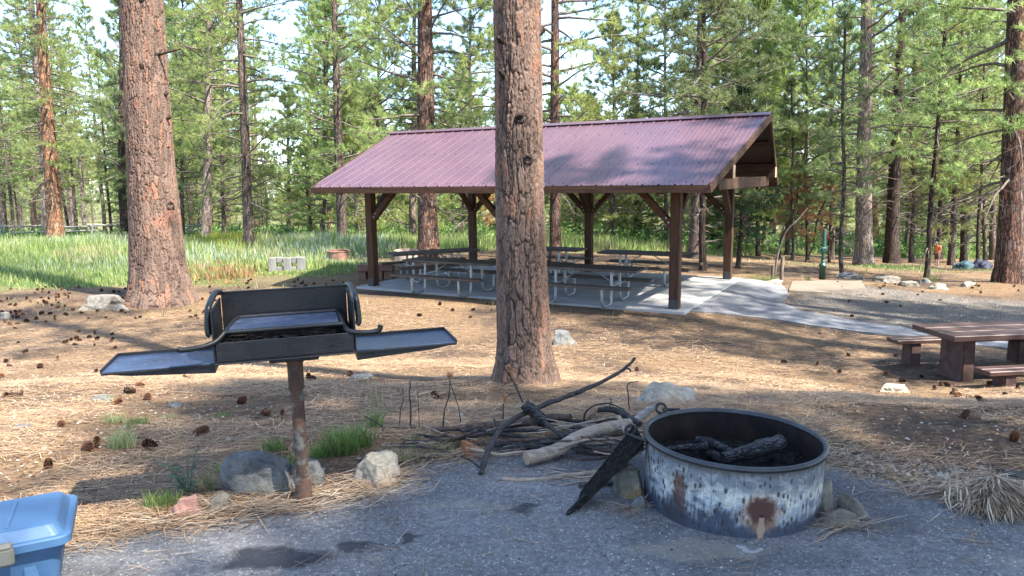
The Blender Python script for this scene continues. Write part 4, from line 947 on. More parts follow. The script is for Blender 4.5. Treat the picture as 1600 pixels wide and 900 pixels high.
TB = [((708, 406.5), 0, 'pipe-frame picnic table at the front left of the shelter, left of the central trunk'), ((918, 416), 0, 'pipe-frame picnic table at the front of the shelter, right of the central trunk'),
      ((1012, 394), .04, 'pipe-frame picnic table at the back right of the shelter, half behind the front post'), ((846, 386.5), 0, 'pipe-frame picnic table in the middle of the back row, mostly behind the central trunk'),
      ((676, 392), .98, 'pipe-frame picnic table set askew at the back left of the shelter')]
for i, ((px, py), ra, lab) in enumerate(TB):
    o = pt0 if i == 0 else copy_tree(pt0); p = onz(px, py, SLAB+.765); o.location = (p.x, p.y, SLAB); o.rotation_euler = (0, 0, -TH+ra); tag(o, lab, 'picnic table', 'pipe-frame picnic tables under the shelter')

# ---------------------------------------------------------------- heavy brown table on the right
t = NT('brown_painted_planks'); v = t.coord('Object', (1.6, 22, 22)); n1 = t.noise(v, 1, 5, .65, .6); n2 = t.noise(t.coord('Object'), 5, 5)
c = t.mix(n1, (.045, .022, .018), (.095, .05, .041)); c = t.mix(t.ramp(n2, [(.55, 0), (.75, .5)]), c, (.13, .085, .075))
MBR = t.fin(c, .42, t.bump(n1, .003, .6), spec=.55)
MBRC = simple('brown_painted_concrete', (.06, .030, .024), (.11, .06, .048), 9, .8, .006)
ft = at(1491, 526, 9.3); gz = H(ft.x+.9, 9.7); zt = ft.z; ANG = R(6)
r = empty('picnic_table', (ft.x, ft.y, 0)); r.rotation_euler = (0, 0, ANG); tag(r, 'heavy dark brown picnic table with block legs and two benches, at the right edge', 'picnic table')
mb = MB()
for k in range(3): mb.box((1.25, .14+k*.287, zt-.038), (2.5, .281, .076), b=.008)
mb.build('tabletop', MBR, r)
def slableg(x, y, z0, z1, tu, wv, tap=.0):
    mb = MB(); vs = []
    for z, k in ((z0, 1+tap), (z1, 1)):
        for sx, sy in ((-1, -1), (1, -1), (1, 1), (-1, 1)): vs.append((x+sx*tu/2*k, y+sy*wv/2*k, z))
    bm = bmesh.new(); q = [bm.verts.new(p) for p in vs]
    for f in ((3, 2, 1, 0), (4, 5, 6, 7), (0, 1, 5, 4), (1, 2, 6, 5), (2, 3, 7, 6), (3, 0, 4, 7)): bm.faces.new([q[i] for i in f])
    bmesh.ops.bevel(bm, geom=bm.edges[:], offset=.012, segments=2, affect='EDGES'); bm.verts.index_update()
    mb.add([v.co.copy() for v in bm.verts], [[v.index for v in f.verts] for f in bm.faces]); bm.free(); return mb
for x in (.40, 2.1): slableg(x, .43, gz-.25, zt-.078, .17, .46, .06).build('leg', MBRC, r)
for k, y, x0 in ((0, -.44, .07), (1, 1.22, -.04)):
    zs_ = gz+.40 if k else gz+.37
    bn = MB().box((x0+1.22, y-.07, zs_-.03), (2.44, .135, .06), b=.007).box((x0+1.22, y+.07, zs_-.03), (2.44, .135, .06), b=.007).build('bench', MBR, r)
    for x in (.32, 2.05): slableg(x0+x, y, gz-.28, zs_-.062, .16, .22, .05).build('leg', MBRC, bn)
TABLE_XY = (ft.x, ft.y)

# ================================================================ GRILL
t = NT('black_grill_steel'); v = t.coord('Object'); n1 = t.noise(v, 7, 6, .7); n2 = t.noise(v, 60, 4, .7)
c = t.mix(t.ramp(n1, [(.35, 0), (.75, 1)]), (.004, .0042, .005), (.014, .014, .016)); c = t.mix(t.ramp(n2, [(.62, 0), (.72, .35)]), c, (.06, .055, .05))
MG = t.fin(c, t.ramp(n1, [(.3, .34), (.7, .6)]), t.bump(n2, .002, .7), spec=.45)
t = NT('grill_steel_sky_tint'); v = t.coord('Object'); n1 = t.noise(v, 4, 6, .7); n2 = t.noise(v, 40, 5, .7)
c = t.mix(t.ramp(n1, [(.4, 0), (.7, 1)]), (.02, .035, .075), (.06, .09, .16)); c = t.mix(t.ramp(n2, [(.58, 0), (.7, .7)]), c, (.24, .26, .30)); c = t.mix(t.ramp(t.noise(v, 11, 5, .7), [(.55, 0), (.68, .6)]), c, (.02, .02, .03))  # black steel; the blue in its colour stands in for reflected sky
MTRAY = t.fin(c, t.ramp(n1, [(.3, .28), (.7, .5)]), t.bump(n2, .0015, .4), spec=.7, metal=.2)
t = NT('rusty_pipe'); v = t.coord('Object'); n1 = t.noise(t.coord('Object', (1, 1, .5)), 9, 6, .7); n2 = t.noise(v, 90, 4, .7)
c = t.mix(t.ramp(n1, [(.38, 0), (.62, 1)]), (.035, .03, .029), (.11, .055, .036)); c = t.mix(t.ramp(n2, [(.5, 0), (.7, .6)]), c, (.17, .085, .05)); c = t.mix(t.ramp(t.noise(v, 16, 3), [(.52, 0), (.62, .7)]), c, (.14, .15, .13))
MRUST = t.fin(c, .8, t.bump(n2, .003, .8), spec=.3)
t = NT('soot_ash'); v = t.coord('Object'); n1 = t.noise(v, 34, 5, .75)
MSOOT = t.fin(t.mix(t.ramp(n1, [(.4, 0), (.75, 1)]), (.004, .004, .004), (.045, .04, .036)), .95, t.bump(n1, .02, 1), spec=.2)
gb = onz(476, 785, 0); GR = empty('park_grill', gb); tag(GR, 'black steel pedestal grill with two side shelves on a rusty pipe post', 'grill')
GR.rotation_euler = (0, R(-.6), R(16.5))
MB().tube([(0, 0, -.1), (0, 0, .62)], .031, 18).build('post', MRUST, GR)
MB().tube([(0, 0, -.05), (0, 0, .125), (0, 0, .135)], [.040, .040, .033], 18).build('post_sleeve', MRUST, GR)
MB().tube([(0, 0, .57), (0, 0, .58), (0, 0, .70), (0, 0, .735)], [.033, .037, .037, .055], 18).build('swivel_collar', MRUST, GR)
MB().box((.0, -.02, .750), (.22, .2, .03), b=.006).build('mounting_plate', MG, GR)
bx0, bx1, yf, yk, z0 = -.325, .272, -.21, .17, .782
cx = (bx0+bx1)/2; fb = MB()
fb.box((cx, (yf+yk)/2, z0), (bx1-bx0, yk-yf, .012), b=.003)
fb.box((cx, yf, z0+.045), (bx1-bx0-.014, .008, .085), b=.002); fb.box((cx, yf-.014, z0-.002), (bx1-bx0, .03, .006), b=.002)
fb.box((cx, yk, z0+.125), (bx1-bx0-.014, .008, .25), b=.002)
for x in (bx0, bx1): fb.box((x, (yf+yk)/2, z0+.115), (.008, yk-yf, .23), b=.002)
fb.box((cx, yk, z0+.252), (bx1-bx0, .016, .008), b=.002)
fb.build('firebox', MG, GR)
# charcoal heaps in the box
nx, ny = 60, 26; gx, gy = np.meshgrid(np.linspace(bx0+.01, bx1-.01, nx), np.linspace(yf+.008, yk-.008, ny)); gz_ = z0+.035+.035*vnoise(gx*22, gy*22, 3)+.02*vnoise(gx*60, gy*60, 5)+.025*vnoise(gx*6, gy*6, 6)
I = np.arange(nx*ny).reshape(ny, nx); link('charcoal', npmesh('charcoal', np.stack([gx, gy, gz_], -1).reshape(-1, 3), np.stack([I[:-1, :-1], I[:-1, 1:], I[1:, 1:], I[1:, :-1]], -1).reshape(-1, 4), 4, False), MSOOT, GR)
# adjustable grate: pipe frame with close bars and two curled handles
zg_ = z0+.125; gf = MB(); g0, g1, gy0, gy1 = bx0+.045, bx1-.05, yf+.03, yk-.05
gf.tube(smooth_path([(g0, gy0, zg_), (g0+.01, gy0+.10, zg_+.004), (g0+.03, gy1-.02, zg_+.008), (g0+.08, gy1, zg_+.01), (g1-.05, gy1, zg_+.01), (g1-.01, gy1-.02, zg_+.008), (g1, gy0+.10, zg_), (g1, gy0, zg_)], 4), .011, 10)
gf.tube([(g0, gy0, zg_), (g1, gy0, zg_)], .010, 10)
gt = gf.build('cooking_grate', MG, GR)
gbm = MB()
for k in range(13):
    y = gy0+.012+(gy1-gy0-.03)*k/12; gbm.box(((g0+g1)/2, y, zg_+.004), (g1-g0-.03, .014, .006), b=.001)
gbm.build('grate_bars', MTRAY, gt)
MB().tube(smooth_path([(g0, gy0+.005, zg_), (g0-.035, gy0-.03, zg_-.03), (g0-.09, gy0-.05, zg_-.045), (g0-.17, gy0-.055, zg_-.05), (g0-.185, gy0-.055, zg_-.04)], 4), .012, 10).build('grate_handle', MG, GR)
MB().tube(smooth_path([(g1, gy0+.16, zg_+.004), (g1+.005, gy0+.05, zg_-.01), (g1+.02, gy0-.02, zg_-.03), (g1+.08, gy0-.045, zg_-.038), (g1+.15, gy0-.05, zg_-.036), (g1+.165, gy0-.05, zg_-.01)], 4), .012, 10).build('grate_handle', MG, GR)
for s, xe in ((-1, bx0), (1, bx1)):
    MB().tube(smooth_path([(xe-s*.004, yk, z0+.255), (xe+s*.008, yk-.11, z0+.265), (xe+s*.014, yf+.08, z0+.242), (xe+s*.020, yf+.05, z0+.20), (xe+s*.022, yf+.04, z0+.13), (xe+s*.012, yf+.04, z0+.115)], 5), .014, 12).build('lift_handle', MG, GR)
# side shelves
for s, xa, xb in ((-1, bx0-.006, -.775), (1, bx1+.006, .745)):
    xm = (xa+xb)/2; W = abs(xb-xa); tr = MB()
    dz = -.028; dr = 0; SR = Matrix.Rotation(-math.atan2(dr, W), 3, 'Y') if dr else Matrix.Identity(3)
    tr.box((xm, -.03, z0+.020+dz-dr*.5), (W, .30, .006), SR, b=.002)
    tr.build('side_shelf', MTRAY, GR)
    e = MB(); e.box((xm, .123, z0+.028+dz-dr*.5), (W, .008, .018), SR, b=.002); e.box((xb, -.03, z0+.026+dz-dr), (.008, .30, .018), SR, b=.002); e.box((xm, -.182, z0+.014+dz-dr*.5), (W, .006, .008), SR, b=.001)
    e.build('shelf_rim', MG, GR)
    gs = MB(); vs = []
    for y in (-.176, .116): vs += [(xa, y, z0+.014+dz), (xb, y, z0+.014+dz-dr), (xa+(xb-xa)*.75, y, z0-.004+dz-dr*.75), (xa, y, z0-.024+dz)]
    gs.add(vs, [(0, 1, 2, 3), (7, 6, 5, 4), (0, 4, 5, 1), (1, 5, 6, 2), (2, 6, 7, 3), (3, 7, 4, 0)]).build('shelf_gusset', MG, GR)

# ================================================================ FIRE RING
RC = Vector((1.048, 3.32, 0)); RR_, RH = .41, .31
t = NT('fire_ring_steel'); tc = t.coord('Object'); xyz = t.sep(tc)
ang = t.math('ARCTAN2', xyz[1], xyz[0]); z = xyz[2]
cmb = t.n('CombineXYZ'); t.put(cmb.inputs[0], t.math('MULTIPLY', ang, .43)); t.put(cmb.inputs[2], z); pv_ = cmb.outputs[0]
def sc3(k): 
    m = t.n('Mapping'); t.put(m.inputs[0], pv_); m.inputs['Scale'].default_value = k; return m.outputs[0]
big = t.noise(sc3((5, 1, 7)), 1, 6, .65, .6); drip = t.noise(sc3((70, 1, 9)), 1, 4, .6); fine = t.noise(sc3((60, 1, 60)), 1, 5, .7); med = t.noise(sc3((14, 1, 18)), 1, 5, .7, .8)
zp = t.ramp(t.math('ADD', z, t.math('MULTIPLY', t.math('SUBTRACT', drip, .5), .10)), [(.03, 0), (.09, .75), (.15, 1), (.19, .6), (.23, .15), (.28, .05)])
wm = t.math('MULTIPLY', t.ramp(big, [(.34, .15), (.50, 1)]), zp)
c = t.mix(wm, (.13, .145, .17), (.46, .45, .40))
c = t.mix(t.math('MULTIPLY', t.ramp(med, [(.52, 0), (.57, .8)]), t.math('ADD', t.math('MULTIPLY', zp, .8), .2)), c, (.64, .62, .55)); stk = t.noise(sc3((90, 1, 5)), 1, 4, .7); c = t.mix(t.ramp(stk, [(.58, 0), (.66, .75)]), c, (.07, .06, .06)); c = t.mix(t.ramp(med, [(.38, .85), (.44, 0)]), c, (.11, .12, .14)); scr = t.ramp(t.noise(sc3((30, 1, 110)), 1, 5, .7, 1.5), [(.60, 0), (.64, .7)]); c = t.mix(scr, c, (.10, .10, .11))
low = t.math('ADD', z, t.math('MULTIPLY', t.math('SUBTRACT', drip, .5), -.22)); low = t.math('ADD', low, t.math('MULTIPLY', t.math('SUBTRACT', big, .5), .30))
c = t.mix(t.ramp(low, [(.06, .97), (.13, 0)]), c, (.032, .046, .075))
c = t.mix(t.ramp(t.math('ADD', low, .0), [(.09, 0), (.12, .45), (.16, 0)]), c, (.20, .28, .40))
# little downward drips of soot
vd = t.vor(sc3((46, 1, 24)), 1, 'F1', 'Distance'); vc = t.sep(t.vor(sc3((46, 1, 24)), 1, 'F1', 'Color'))
dr = t.math('MULTIPLY', t.ramp(vd, [(.24, 1), (.40, 0)]), t.ramp(vc[0], [(.22, 0), (.30, 1)])); c = t.mix(t.math('MULTIPLY', dr, .9), c, (.035, .028, .026))
vd2 = t.vor(sc3((24, 1, 6)), 1, 'F1', 'Distance'); vc2 = t.sep(t.vor(sc3((24, 1, 6)), 1, 'F1', 'Color'))
c = t.mix(t.math('MULTIPLY', t.ramp(vd2, [(.08, .9), (.22, 0)]), t.ramp(vc2[0], [(.45, 0), (.5, 1)])), c, (.05, .03, .025))
def spot(a0, z0_, ra, rz, col, k, soft=(.45, 1.0)):
    global c
    da = t.math('DIVIDE', t.math('SUBTRACT', ang, a0), ra); dz = t.math('DIVIDE', t.math('SUBTRACT', z, z0_), rz)
    d = t.math('ADD', t.math('ADD', t.math('MULTIPLY', da, da), t.math('MULTIPLY', dz, dz)), t.math('MULTIPLY', t.math('SUBTRACT', t.noise(sc3((34, 1, 34)), 1, 5, .7), .5), 2.2))
    c = t.mix(t.math('MULTIPLY', t.ramp(d, [(soft[0], 1), (soft[1], 0)]), k), c, col)
A0 = math.atan2(onz(1165, 785, .08).y-RC.y, onz(1165, 785, .08).x-RC.x)
spot(A0, .115, .24, .10, (.30, .16, .08), .75, (.3, 1.3)); spot(A0, .125, .18, .075, (.065, .022, .016), .97); spot(A0, .04, .045, .075, (.33, .22, .15), .9); spot(A0, .105, .03, .010, (.01, .008, .008), 1)
spot(A0-.9, .15, .10, .10, (.09, .035, .022), .9); spot(A0-.95, .05, .2, .09, (.03, .03, .035), .7)
topb = t.ramp(t.math('ADD', z, t.math('MULTIPLY', t.math('SUBTRACT', fine, .5), .05)), [(.268, 0), (.288, .8)]); c = t.mix(topb, c, (.07, .055, .05))
MRING = t.fin(t.mix(.35, c, t.mix(fine, (.6, .6, .6), (1.3, 1.3, 1.3)), 'MULTIPLY'), t.ramp(med, [(.3, .4), (.7, .7)]), t.bump(t.math('ADD', med, t.math('MULTIPLY', dr, -.6)), .003, .7), spec=.5)
t = NT('fire_ring_inside'); v = t.coord('Object'); n1 = t.noise(v, 9, 6, .7); n2 = t.noise(v, 55, 4, .75)
c = t.mix(t.ramp(n1, [(.4, 0), (.68, 1)]), (.008, .006, .006), (.032, .019, .015)); c = t.mix(t.ramp(n2, [(.66, 0), (.74, .8)]), c, (.14, .11, .09))
MRIN = t.fin(c, .8, t.bump(n2, .004, .8), spec=.25)
MRIM = simple('ring_lip_steel', (.012, .0125, .016), (.035, .036, .045), 14, .4, .002, spec=.6)
FR = empty('fire_ring', RC); FR.rotation_euler = (R(-.5), R(1.2), 0); tag(FR, 'round steel fire ring with scorched flaking grey paint and rust stains', 'fire ring')
MB().lathe([(RR_, 0), (RR_, .05), (RR_, .1), (RR_, .15), (RR_, .2), (RR_, .25), (RR_, RH)], 96).build('outer_wall', MRING, FR)
MB().lathe([(RR_-.006, RH), (RR_-.006, .2), (RR_-.006, .1), (RR_-.006, 0)], 96).build('inner_wall', MRIN, FR)
MB().lathe([(RR_-.010, RH-.004), (RR_-.008, RH+.010), (RR_+.002, RH+.015), (RR_+.013, RH+.011), (RR_+.017, RH), (RR_+.013, RH-.010), (RR_+.002, RH-.014), (RR_-.008, RH-.010)], 96, closed=True).build('rim', MRIM, FR)
ra_, rt_ = np.meshgrid(np.linspace(0, RR_-.007, 34), np.linspace(0, math.tau, 97)[:-1]); xx = ra_*np.cos(rt_); yy = ra_*np.sin(rt_)
zz = .09+.05*vnoise(xx*9+50, yy*9+50, 4)+.035*vnoise(xx*30+50, yy*30+50, 5)+.03*(ra_/RR_)**2
I = np.arange(34*96).reshape(96, 34); F = np.stack([I[:, :-1], I[:, 1:], np.roll(I, -1, 0)[:, 1:], np.roll(I, -1, 0)[:, :-1]], -1).reshape(-1, 4)
ab = link('ash_bed', npmesh('ash_bed', np.stack([xx, yy, zz], -1).reshape(-1, 3), F, 4, True), MSOOT); ab.location = RC; tag(ab, 'bed of ash and charcoal inside the fire ring', 'ash')
t = NT('charred_wood'); v = t.coord('Object', (1, 1, 1)); vd = t.vor(t.addv(t.coord('Object', (.55, 1, 1), (0, 0, -.35)), t.noisec(v, 9, 4), .12), 40, 'DISTANCE_TO_EDGE', 'Distance'); n1 = t.noise(v, 12, 5, .7)
c = t.mix(t.ramp(vd, [(.02, 0), (.12, 1)]), (.003, .003, .003), (.022, .022, .024)); c = t.mix(t.ramp(n1, [(.5, 0), (.7, .8)]), c, (.09, .092, .10))
MCHAR = t.fin(c, .55, t.bump(t.math('ADD', t.ramp(vd, [(0, 0), (.15, 1)]), n1), .012, 1), spec=.5)
def stick(name, pts, rs, m, label=None, cat='stick', group=None, jit=.10, seed=1, n=10, sub=4, tw=.0, parent=None, endmat=None, twigs=()):
    P = smooth_path(pts, sub); rr = np.interp(np.linspace(0, 1, len(P)), np.linspace(0, 1, len(rs)), rs); r_ = random.Random(seed)
    P = [p+Vector((r_.gauss(0, 1), r_.gauss(0, 1), r_.gauss(0, 1)))*float(q)*tw for p, q in zip(P, rr)]
    mb = MB().tube(P, [float(q)*(1+r_.uniform(-jit, jit)) for q in rr], n, jit=jit*.7, seed=seed)
    for tp, tr in twigs: mb.tube(smooth_path(tp, 3), [tr, tr*.8, tr*.5]+[tr*.4]*0 if False else tr, 6, jit=.1, seed=seed+3)
    o = mb.build(name, m, parent)
    if label: tag(o, label, cat, group)
    if endmat:
        for f in o.data.polygons:
            if len(f.vertices) == n: f.material_index = 1
        o.data.materials.append(endmat)
    return o
stick('charred_log', [onz(1128, 716, .20), onz(1180, 704, .225), onz(1222, 690, .25)], [.030, .040, .037], MCHAR, 'thick checkered charred log slanting up inside the fire ring', 'log', seed=2, n=14, tw=.06)
stick('charred_log', [onz(1087, 687, .21), onz(1112, 692, .205), onz(1148, 708, .19)], [.018, .022, .017], MCHAR, 'shorter charred log behind, pointing away in the fire ring', 'log', seed=3, tw=.06)
stick('charred_log', [onz(1040, 702, .19), onz(1075, 699, .20), onz(1106, 697, .21)], [.014, .017, .019], MCHAR, 'thin charred stick lying at the left inside the fire ring', 'log', seed=4, tw=.05)
stick('charred_log', [onz(1105, 707, .16), onz(1125, 716, .16), onz(1140, 724, .16)], [.02, .022, .012], MCHAR, 'short charred stub low in the middle of the fire ring', 'log', seed=5, tw=.1)
# swung-out grate leaning from the lip to the ground
A_ = onz(1004, 694, .285); B_ = onz(992, 668, .285); C_ = onz(902, 793, .03); D_ = onz(909, 772, .03)
gr = MB(); gr.bar(A_, C_, .012, .03); gr.bar(B_, D_, .012, .03); gr.bar(A_, B_, .012, .03); gr.bar(C_, D_, .012, .03)
for k in range(1, 24):
    q = k/24; gr.bar(A_.lerp(C_, q), B_.lerp(D_, q), .010, .018)
for k in range(1, 5):
    q = k/5; gr.bar(A_.lerp(B_, q), C_.lerp(D_, q), .012, .02)
go = gr.build('cooking_grate', MSOOT, None); tag(go, 'black cooking grate swung out from the ring, its foot on the asphalt', 'grate')
hp = []; a = onz(914, 778, .05); b = onz(887, 803, .012)
for k in range(60):
    q = k/59; p = a.lerp(b, q); an = k*math.tau/10; hp.append(p+Vector((math.cos(an)*.6, math.cos(an)*.4, math.sin(an)))*.016)
MB().tube(hp, .0045, 6).tube([a, b], .007, 8).build('coil_handle', MG, go)
def torus_pts(c, r, ax1, ax2, n=20): return [Vector(c)+Vector(ax1)*r*math.cos(i*math.tau/n)+Vector(ax2)*r*math.sin(i*math.tau/n) for i in range(n+1)]
MB().tube(torus_pts(onz(985, 672, .31), .026, (1, 0, .2), (0, .5, .8)), .007, 8).tube([onz(985, 680, .30), onz(1012, 690, .30)], .009, 8).build('hinge_loop', MG, go)
MB().tube(torus_pts(onz(1033, 638, .335), .026, (1, 0, 0), (0, .3, .95)), .007, 8).tube([onz(1036, 640, .31), onz(1062, 640, .30)], .009, 8).build('hinge_loop', MG, go)

# ================================================================ BLUE TOTE
t = NT('blue_plastic'); v = t.coord('Object'); n1 = t.noise(v, 6, 5, .65); n2 = t.noise(v, 90, 3)
c = t.mix(t.ramp(n1, [(.4, 0), (.7, 1)]), (.042, .10, .20), (.06, .135, .25)); sc_ = t.ramp(t.noise(t.coord('Object', (4, 60, 60), (0, .3, .2)), 1, 4, .6), [(.68, 0), (.72, .35)]); c = t.mix(sc_, c, (.45, .58, .70))
MBLUE = t.fin(c, t.ramp(n1, [(.3, .36), (.7, .55)]), t.bump(n2, .0008, .4), spec=.5)
MLATCH = simple('grey_latch_plastic', (.09, .088, .07), (.14, .135, .11), 10, .5, .001)
def rrect(x0, x1, y0, y1, r, n=5):
    P = []
    for cx_, cy_, a0 in ((x1-r, y1-r, 0), (x0+r, y1-r, 90), (x0+r, y0+r, 180), (x1-r, y0+r, 270)):
        for k in range(n+1): a = R(a0+90*k/n); P.append((cx_+r*math.cos(a), cy_+r*math.sin(a)))
    return P
def loft(rings):
    mb = MB(); n = len(rings[0][0]); vs = [(x, y, z) for P, z in rings for x, y in P]; fs = []
    for i in range(len(rings)-1):
        for k in range(n): fs.append((i*n+k, i*n+(k+1) % n, (i+1)*n+(k+1) % n, (i+1)*n+k))
    fs.append(tuple(range(n))[::-1]); fs.append(tuple(range((len(rings)-1)*n, len(rings)*n))); return mb.add(vs, fs)
pa = onz(0, 838, .325); pb_ = onz(108, 817, .325); ang_t = math.atan2(pb_.y-pa.y, pb_.x-pa.x)
TT_ = empty('storage_tote', (pb_.x, pb_.y, 0), ang_t); TT_.scale = (1, 1, .86); tag(TT_, 'blue plastic storage tote with a lid and a beige latch, at the lower left', 'tote')
# local: x from -0.72 (left) to 0 (right front corner), y 0 (front) to .38
LW, LD = .72, .40
ins = .035
body = loft([(rrect(-LW+.075, -.075, .07, LD-.07, .03), .0), (rrect(-LW+.035, -.035, .03, LD-.03, .03), .25), (rrect(-LW+.028, -.028, .022, LD-.022, .03), .252), (rrect(-LW+.022, -.022, .014, LD-.014, .03), .300)]).build('body', MBLUE, TT_)
for x in (-.03-.10, -LW+.13): MB().box((x-.01, .045, .13), (.05, .03, .23), Euler((R(-6.5), 0, 0)).to_matrix(), .008).build('body_rib', MBLUE, body)
lid = loft([(rrect(-LW+.012, -.012, .004, LD-.004, .035), .286), (rrect(-LW, 0, -.008, LD+.008, .04), .29), (rrect(-LW, 0, -.008, LD+.008, .04), .322), (rrect(-LW+.006, -.006, -.002, LD+.002, .04), .328), (rrect(-LW+.022, -.022, .014, LD-.014, .035), .328),
            (rrect(-LW+.045, -.045, .045, LD-.030, .035), .366), (rrect(-LW+.055, -.055, .055, LD-.040, .035), .370)]).build('lid', MBLUE, TT_)
for x in (-.20, -.34, -.50): MB().box((x, LD/2, .371), (.012, LD-.15, .006), b=.002).build('lid_rib', MBLUE, lid)
lt = MB().box((-.32, -.026, .295), (.30, .028, .07), Euler((R(-8), 0, 0)).to_matrix(), .008).box((-.32, -.016, .335), (.29, .03, .03), Euler((R(-35), 0, 0)).to_matrix(), .006).build('latch', MLATCH, TT_)
print('TOTE', ang_t, pb_)
# ================================================================ ROCKS
def rockmat(name, c1, c2, c3, sc=9):
    t = NT(name); v = t.coord('Object'); n1 = t.noise(v, sc, 7, .7); n2 = t.noise(v, sc*7, 5, .7); n3 = t.noise(v, sc*.4, 3); vd = t.vor(v, sc*11, 'F1')
    c = t.mix(t.ramp(n1, [(.35, 0), (.65, 1)]), c1, c2); c = t.mix(t.ramp(n3, [(.5, 0), (.68, .8)]), c, c3); c = t.mix(.6, c, t.mix(n2, (.4, .4, .4), (1.6, 1.6, 1.6)), 'MULTIPLY')
    c = t.mix(t.ramp(vd, [(.08, .5), (.16, 0)]), c, tuple(min(1, q*1.6) for q in c2))
    return t.fin(c, .85, t.bump(t.math('ADD', n1, t.math('MULTIPLY', n2, .6)), .02, 1), spec=.3)
RM = {'grey': rockmat('grey_stone', (.075, .077, .078), (.22, .218, .21), (.15, .14, .10)), 'white': rockmat('pale_stone', (.27, .23, .175), (.50, .45, .37), (.36, .26, .16)),
      'pink': rockmat('pink_stone', (.30, .15, .125), (.46, .27, .22), (.16, .10, .115)), 'tan': rockmat('tan_stone', (.19, .165, .12), (.38, .35, .28), (.14, .13, .10)),
      'ochre': rockmat('ochre_stone', (.13, .125, .10), (.29, .275, .22), (.42, .24, .06), 12), 'layer': rockmat('layered_stone', (.13, .112, .09), (.30, .27, .22), (.11, .09, .07), 14), 'dark': rockmat('dark_stone', (.04, .04, .042), (.09, .09, .09), (.06, .06, .06))}
def rock(px, py, wpx, hpx, kind, label, seed, yaw=0, dk=.75, flat=0, cuts=5, name='rock', sub=5, yv=None, group=None):
    g = G(px, py) if yv is None else at(px, py, yv); d = g.y*_cp+(CZ-g.z)*_sp; w_ = wpx*d/FPX; h_ = hpx*d/FPX
    bm = bmesh.new(); bmesh.ops.create_icosphere(bm, subdivisions=sub, radius=1); r_ = random.Random(seed)
    pl = []
    for _ in range(cuts+7):
        n = Vector((r_.gauss(0, 1), r_.gauss(0, 1), abs(r_.gauss(.1, .7)))).normalized(); pl.append((n, r_.uniform(.45, .80)))
    from mathutils import noise as mn
    for v in bm.verts:
        p = v.co.copy()
        for n, k in pl:
            e = p.dot(n)-k
            if e > 0: p -= n*e*.98
        o_ = Vector((seed*3.1, seed*1.7, 0)); p += p.normalized()*(mn.noise(p*1.6+o_)*.16+mn.noise(p*4+o_)*.08+abs(mn.noise(p*8+o_))*.06+mn.noise(p*17+o_)*.035+mn.noise(p*34+o_)*.018)
        if flat: p.z = max(-1, min(p.z, flat+mn.noise(p*3+o_)*.05))
        v.co = p
    xs = [v.co.x for v in bm.verts]; zs = [v.co.z for v in bm.verts]; sx = w_/(max(xs)-min(xs)); sz = h_*1.75/(max(zs)-min(zs)); zm = min(zs)
    for v in bm.verts: v.co = Vector((v.co.x*sx, v.co.y*sx*dk, (v.co.z-zm)*sz-h_*.75))
    me = bpy.data.meshes.new(name); bm.to_mesh(me); bm.free(); me.polygons.foreach_set('use_smooth', [True]*len(me.polygons))
    o = link(name, me, RM[kind]); o.location = (g.x, g.y+w_*dk*.35, H(g.x, g.y+w_*dk*.35)); o.rotation_euler.z = yaw; tag(o, label, 'rock', group); return o
rock(400, 778, 122, 62, 'grey', 'large flat-topped grey boulder behind the grill post', 1, .1, .7, .75)
rock(466, 764, 70, 42, 'grey', 'low grey rock jutting out right of the grill post, touching the boulder', 21, .1, .7, .6)
rock(590, 758, 78, 46, 'white', 'rounded cream-coloured rock right of the grill post at the asphalt edge', 2, .2, .8, 0, 7)
rock(290, 811, 52, 34, 'pink', 'angular pink rock left of the grey boulder', 3, .5, .8, 0, 6)
rock(338, 803, 40, 30, 'layer', 'small pointed grey-brown rock beside the pink one', 4, .3, .7)
rock(986, 778, 50, 50, 'ochre', 'round rock with an ochre patch against the left of the fire ring', 5, .2, .9, 0, -4)
rock(998, 802, 36, 25, 'grey', 'small grey rock in front of the ochre one', 6)
rock(1294, 800, 34, 50, 'tan', 'upright tan rock leaning against the right of the fire ring', 7, .2, .8, 0, 6)
rock(1336, 812, 52, 36, 'layer', 'brown-patched rock right of the upright one', 8, -.4, .7, 0, 6)
rock(1316, 828, 74, 26, 'layer', 'flat layered slab of rock in front of the two others by the ring', 9, -.25, .5, .5)
rock(1034, 634, 108, 38, 'white', 'wide pale tan boulder behind the fire ring', 54, -.15, .7, 0, 2)
rock(1403, 613, 50, 12, 'white', 'flat whitish stone lying left of the brown table', 11, .1, .6, .5)
rock(878, 540, 40, 22, 'grey', 'small grey boulder just right of the central trunk foot', 12, .1, .7, .6)
rock(150, 483, 68, 20, 'layer', 'flat layered boulder left of the big left trunk', 13, .1, .8, .6)
rock(185, 486, 32, 10, 'white', 'flat white stone among cones near the big left trunk', 14)
rock(228, 480, 15, 9, 'white', 'small white stone at the foot of the big left trunk', 15)
rock(5, 498, 18, 11, 'white', 'pale stone at the left edge of the picture', 16)
rock(168, 478, 12, 7, 'white', 'tiny white stone touching the flat boulder', 17, sub=3)
rock(1585, 752, 46, 13, 'dark', 'flat black stone at the right edge behind the straw clump', 18, -.2, .7, .6)
rock(1335, 436, 44, 10, 'grey', 'low grey boulder behind the pump pad', 19)
rock(1396, 442, 46, 11, 'layer', 'flat brown boulder in the row beyond the gravel, near the leaning pole pine', 20, 0, .7, .6)
rock(1425, 448, 34, 9, 'layer', 'smaller flat boulder right of the brown one in the row', 22, 0, .7, .6)
rock(1471, 453, 34, 9, 'tan', 'pale low boulder in the row beyond the gravel', 23)
rock(1516, 448, 26, 8, 'tan', 'tan boulder near the foot of the big pine at the right edge', 24)
rock(1380, 437, 22, 8, 'grey', 'small grey boulder at the left end of the row', 25, sub=3)
rock(1450, 443, 20, 8, 'grey', 'small grey boulder at the foot of the leaning pole pine', 26, sub=3)
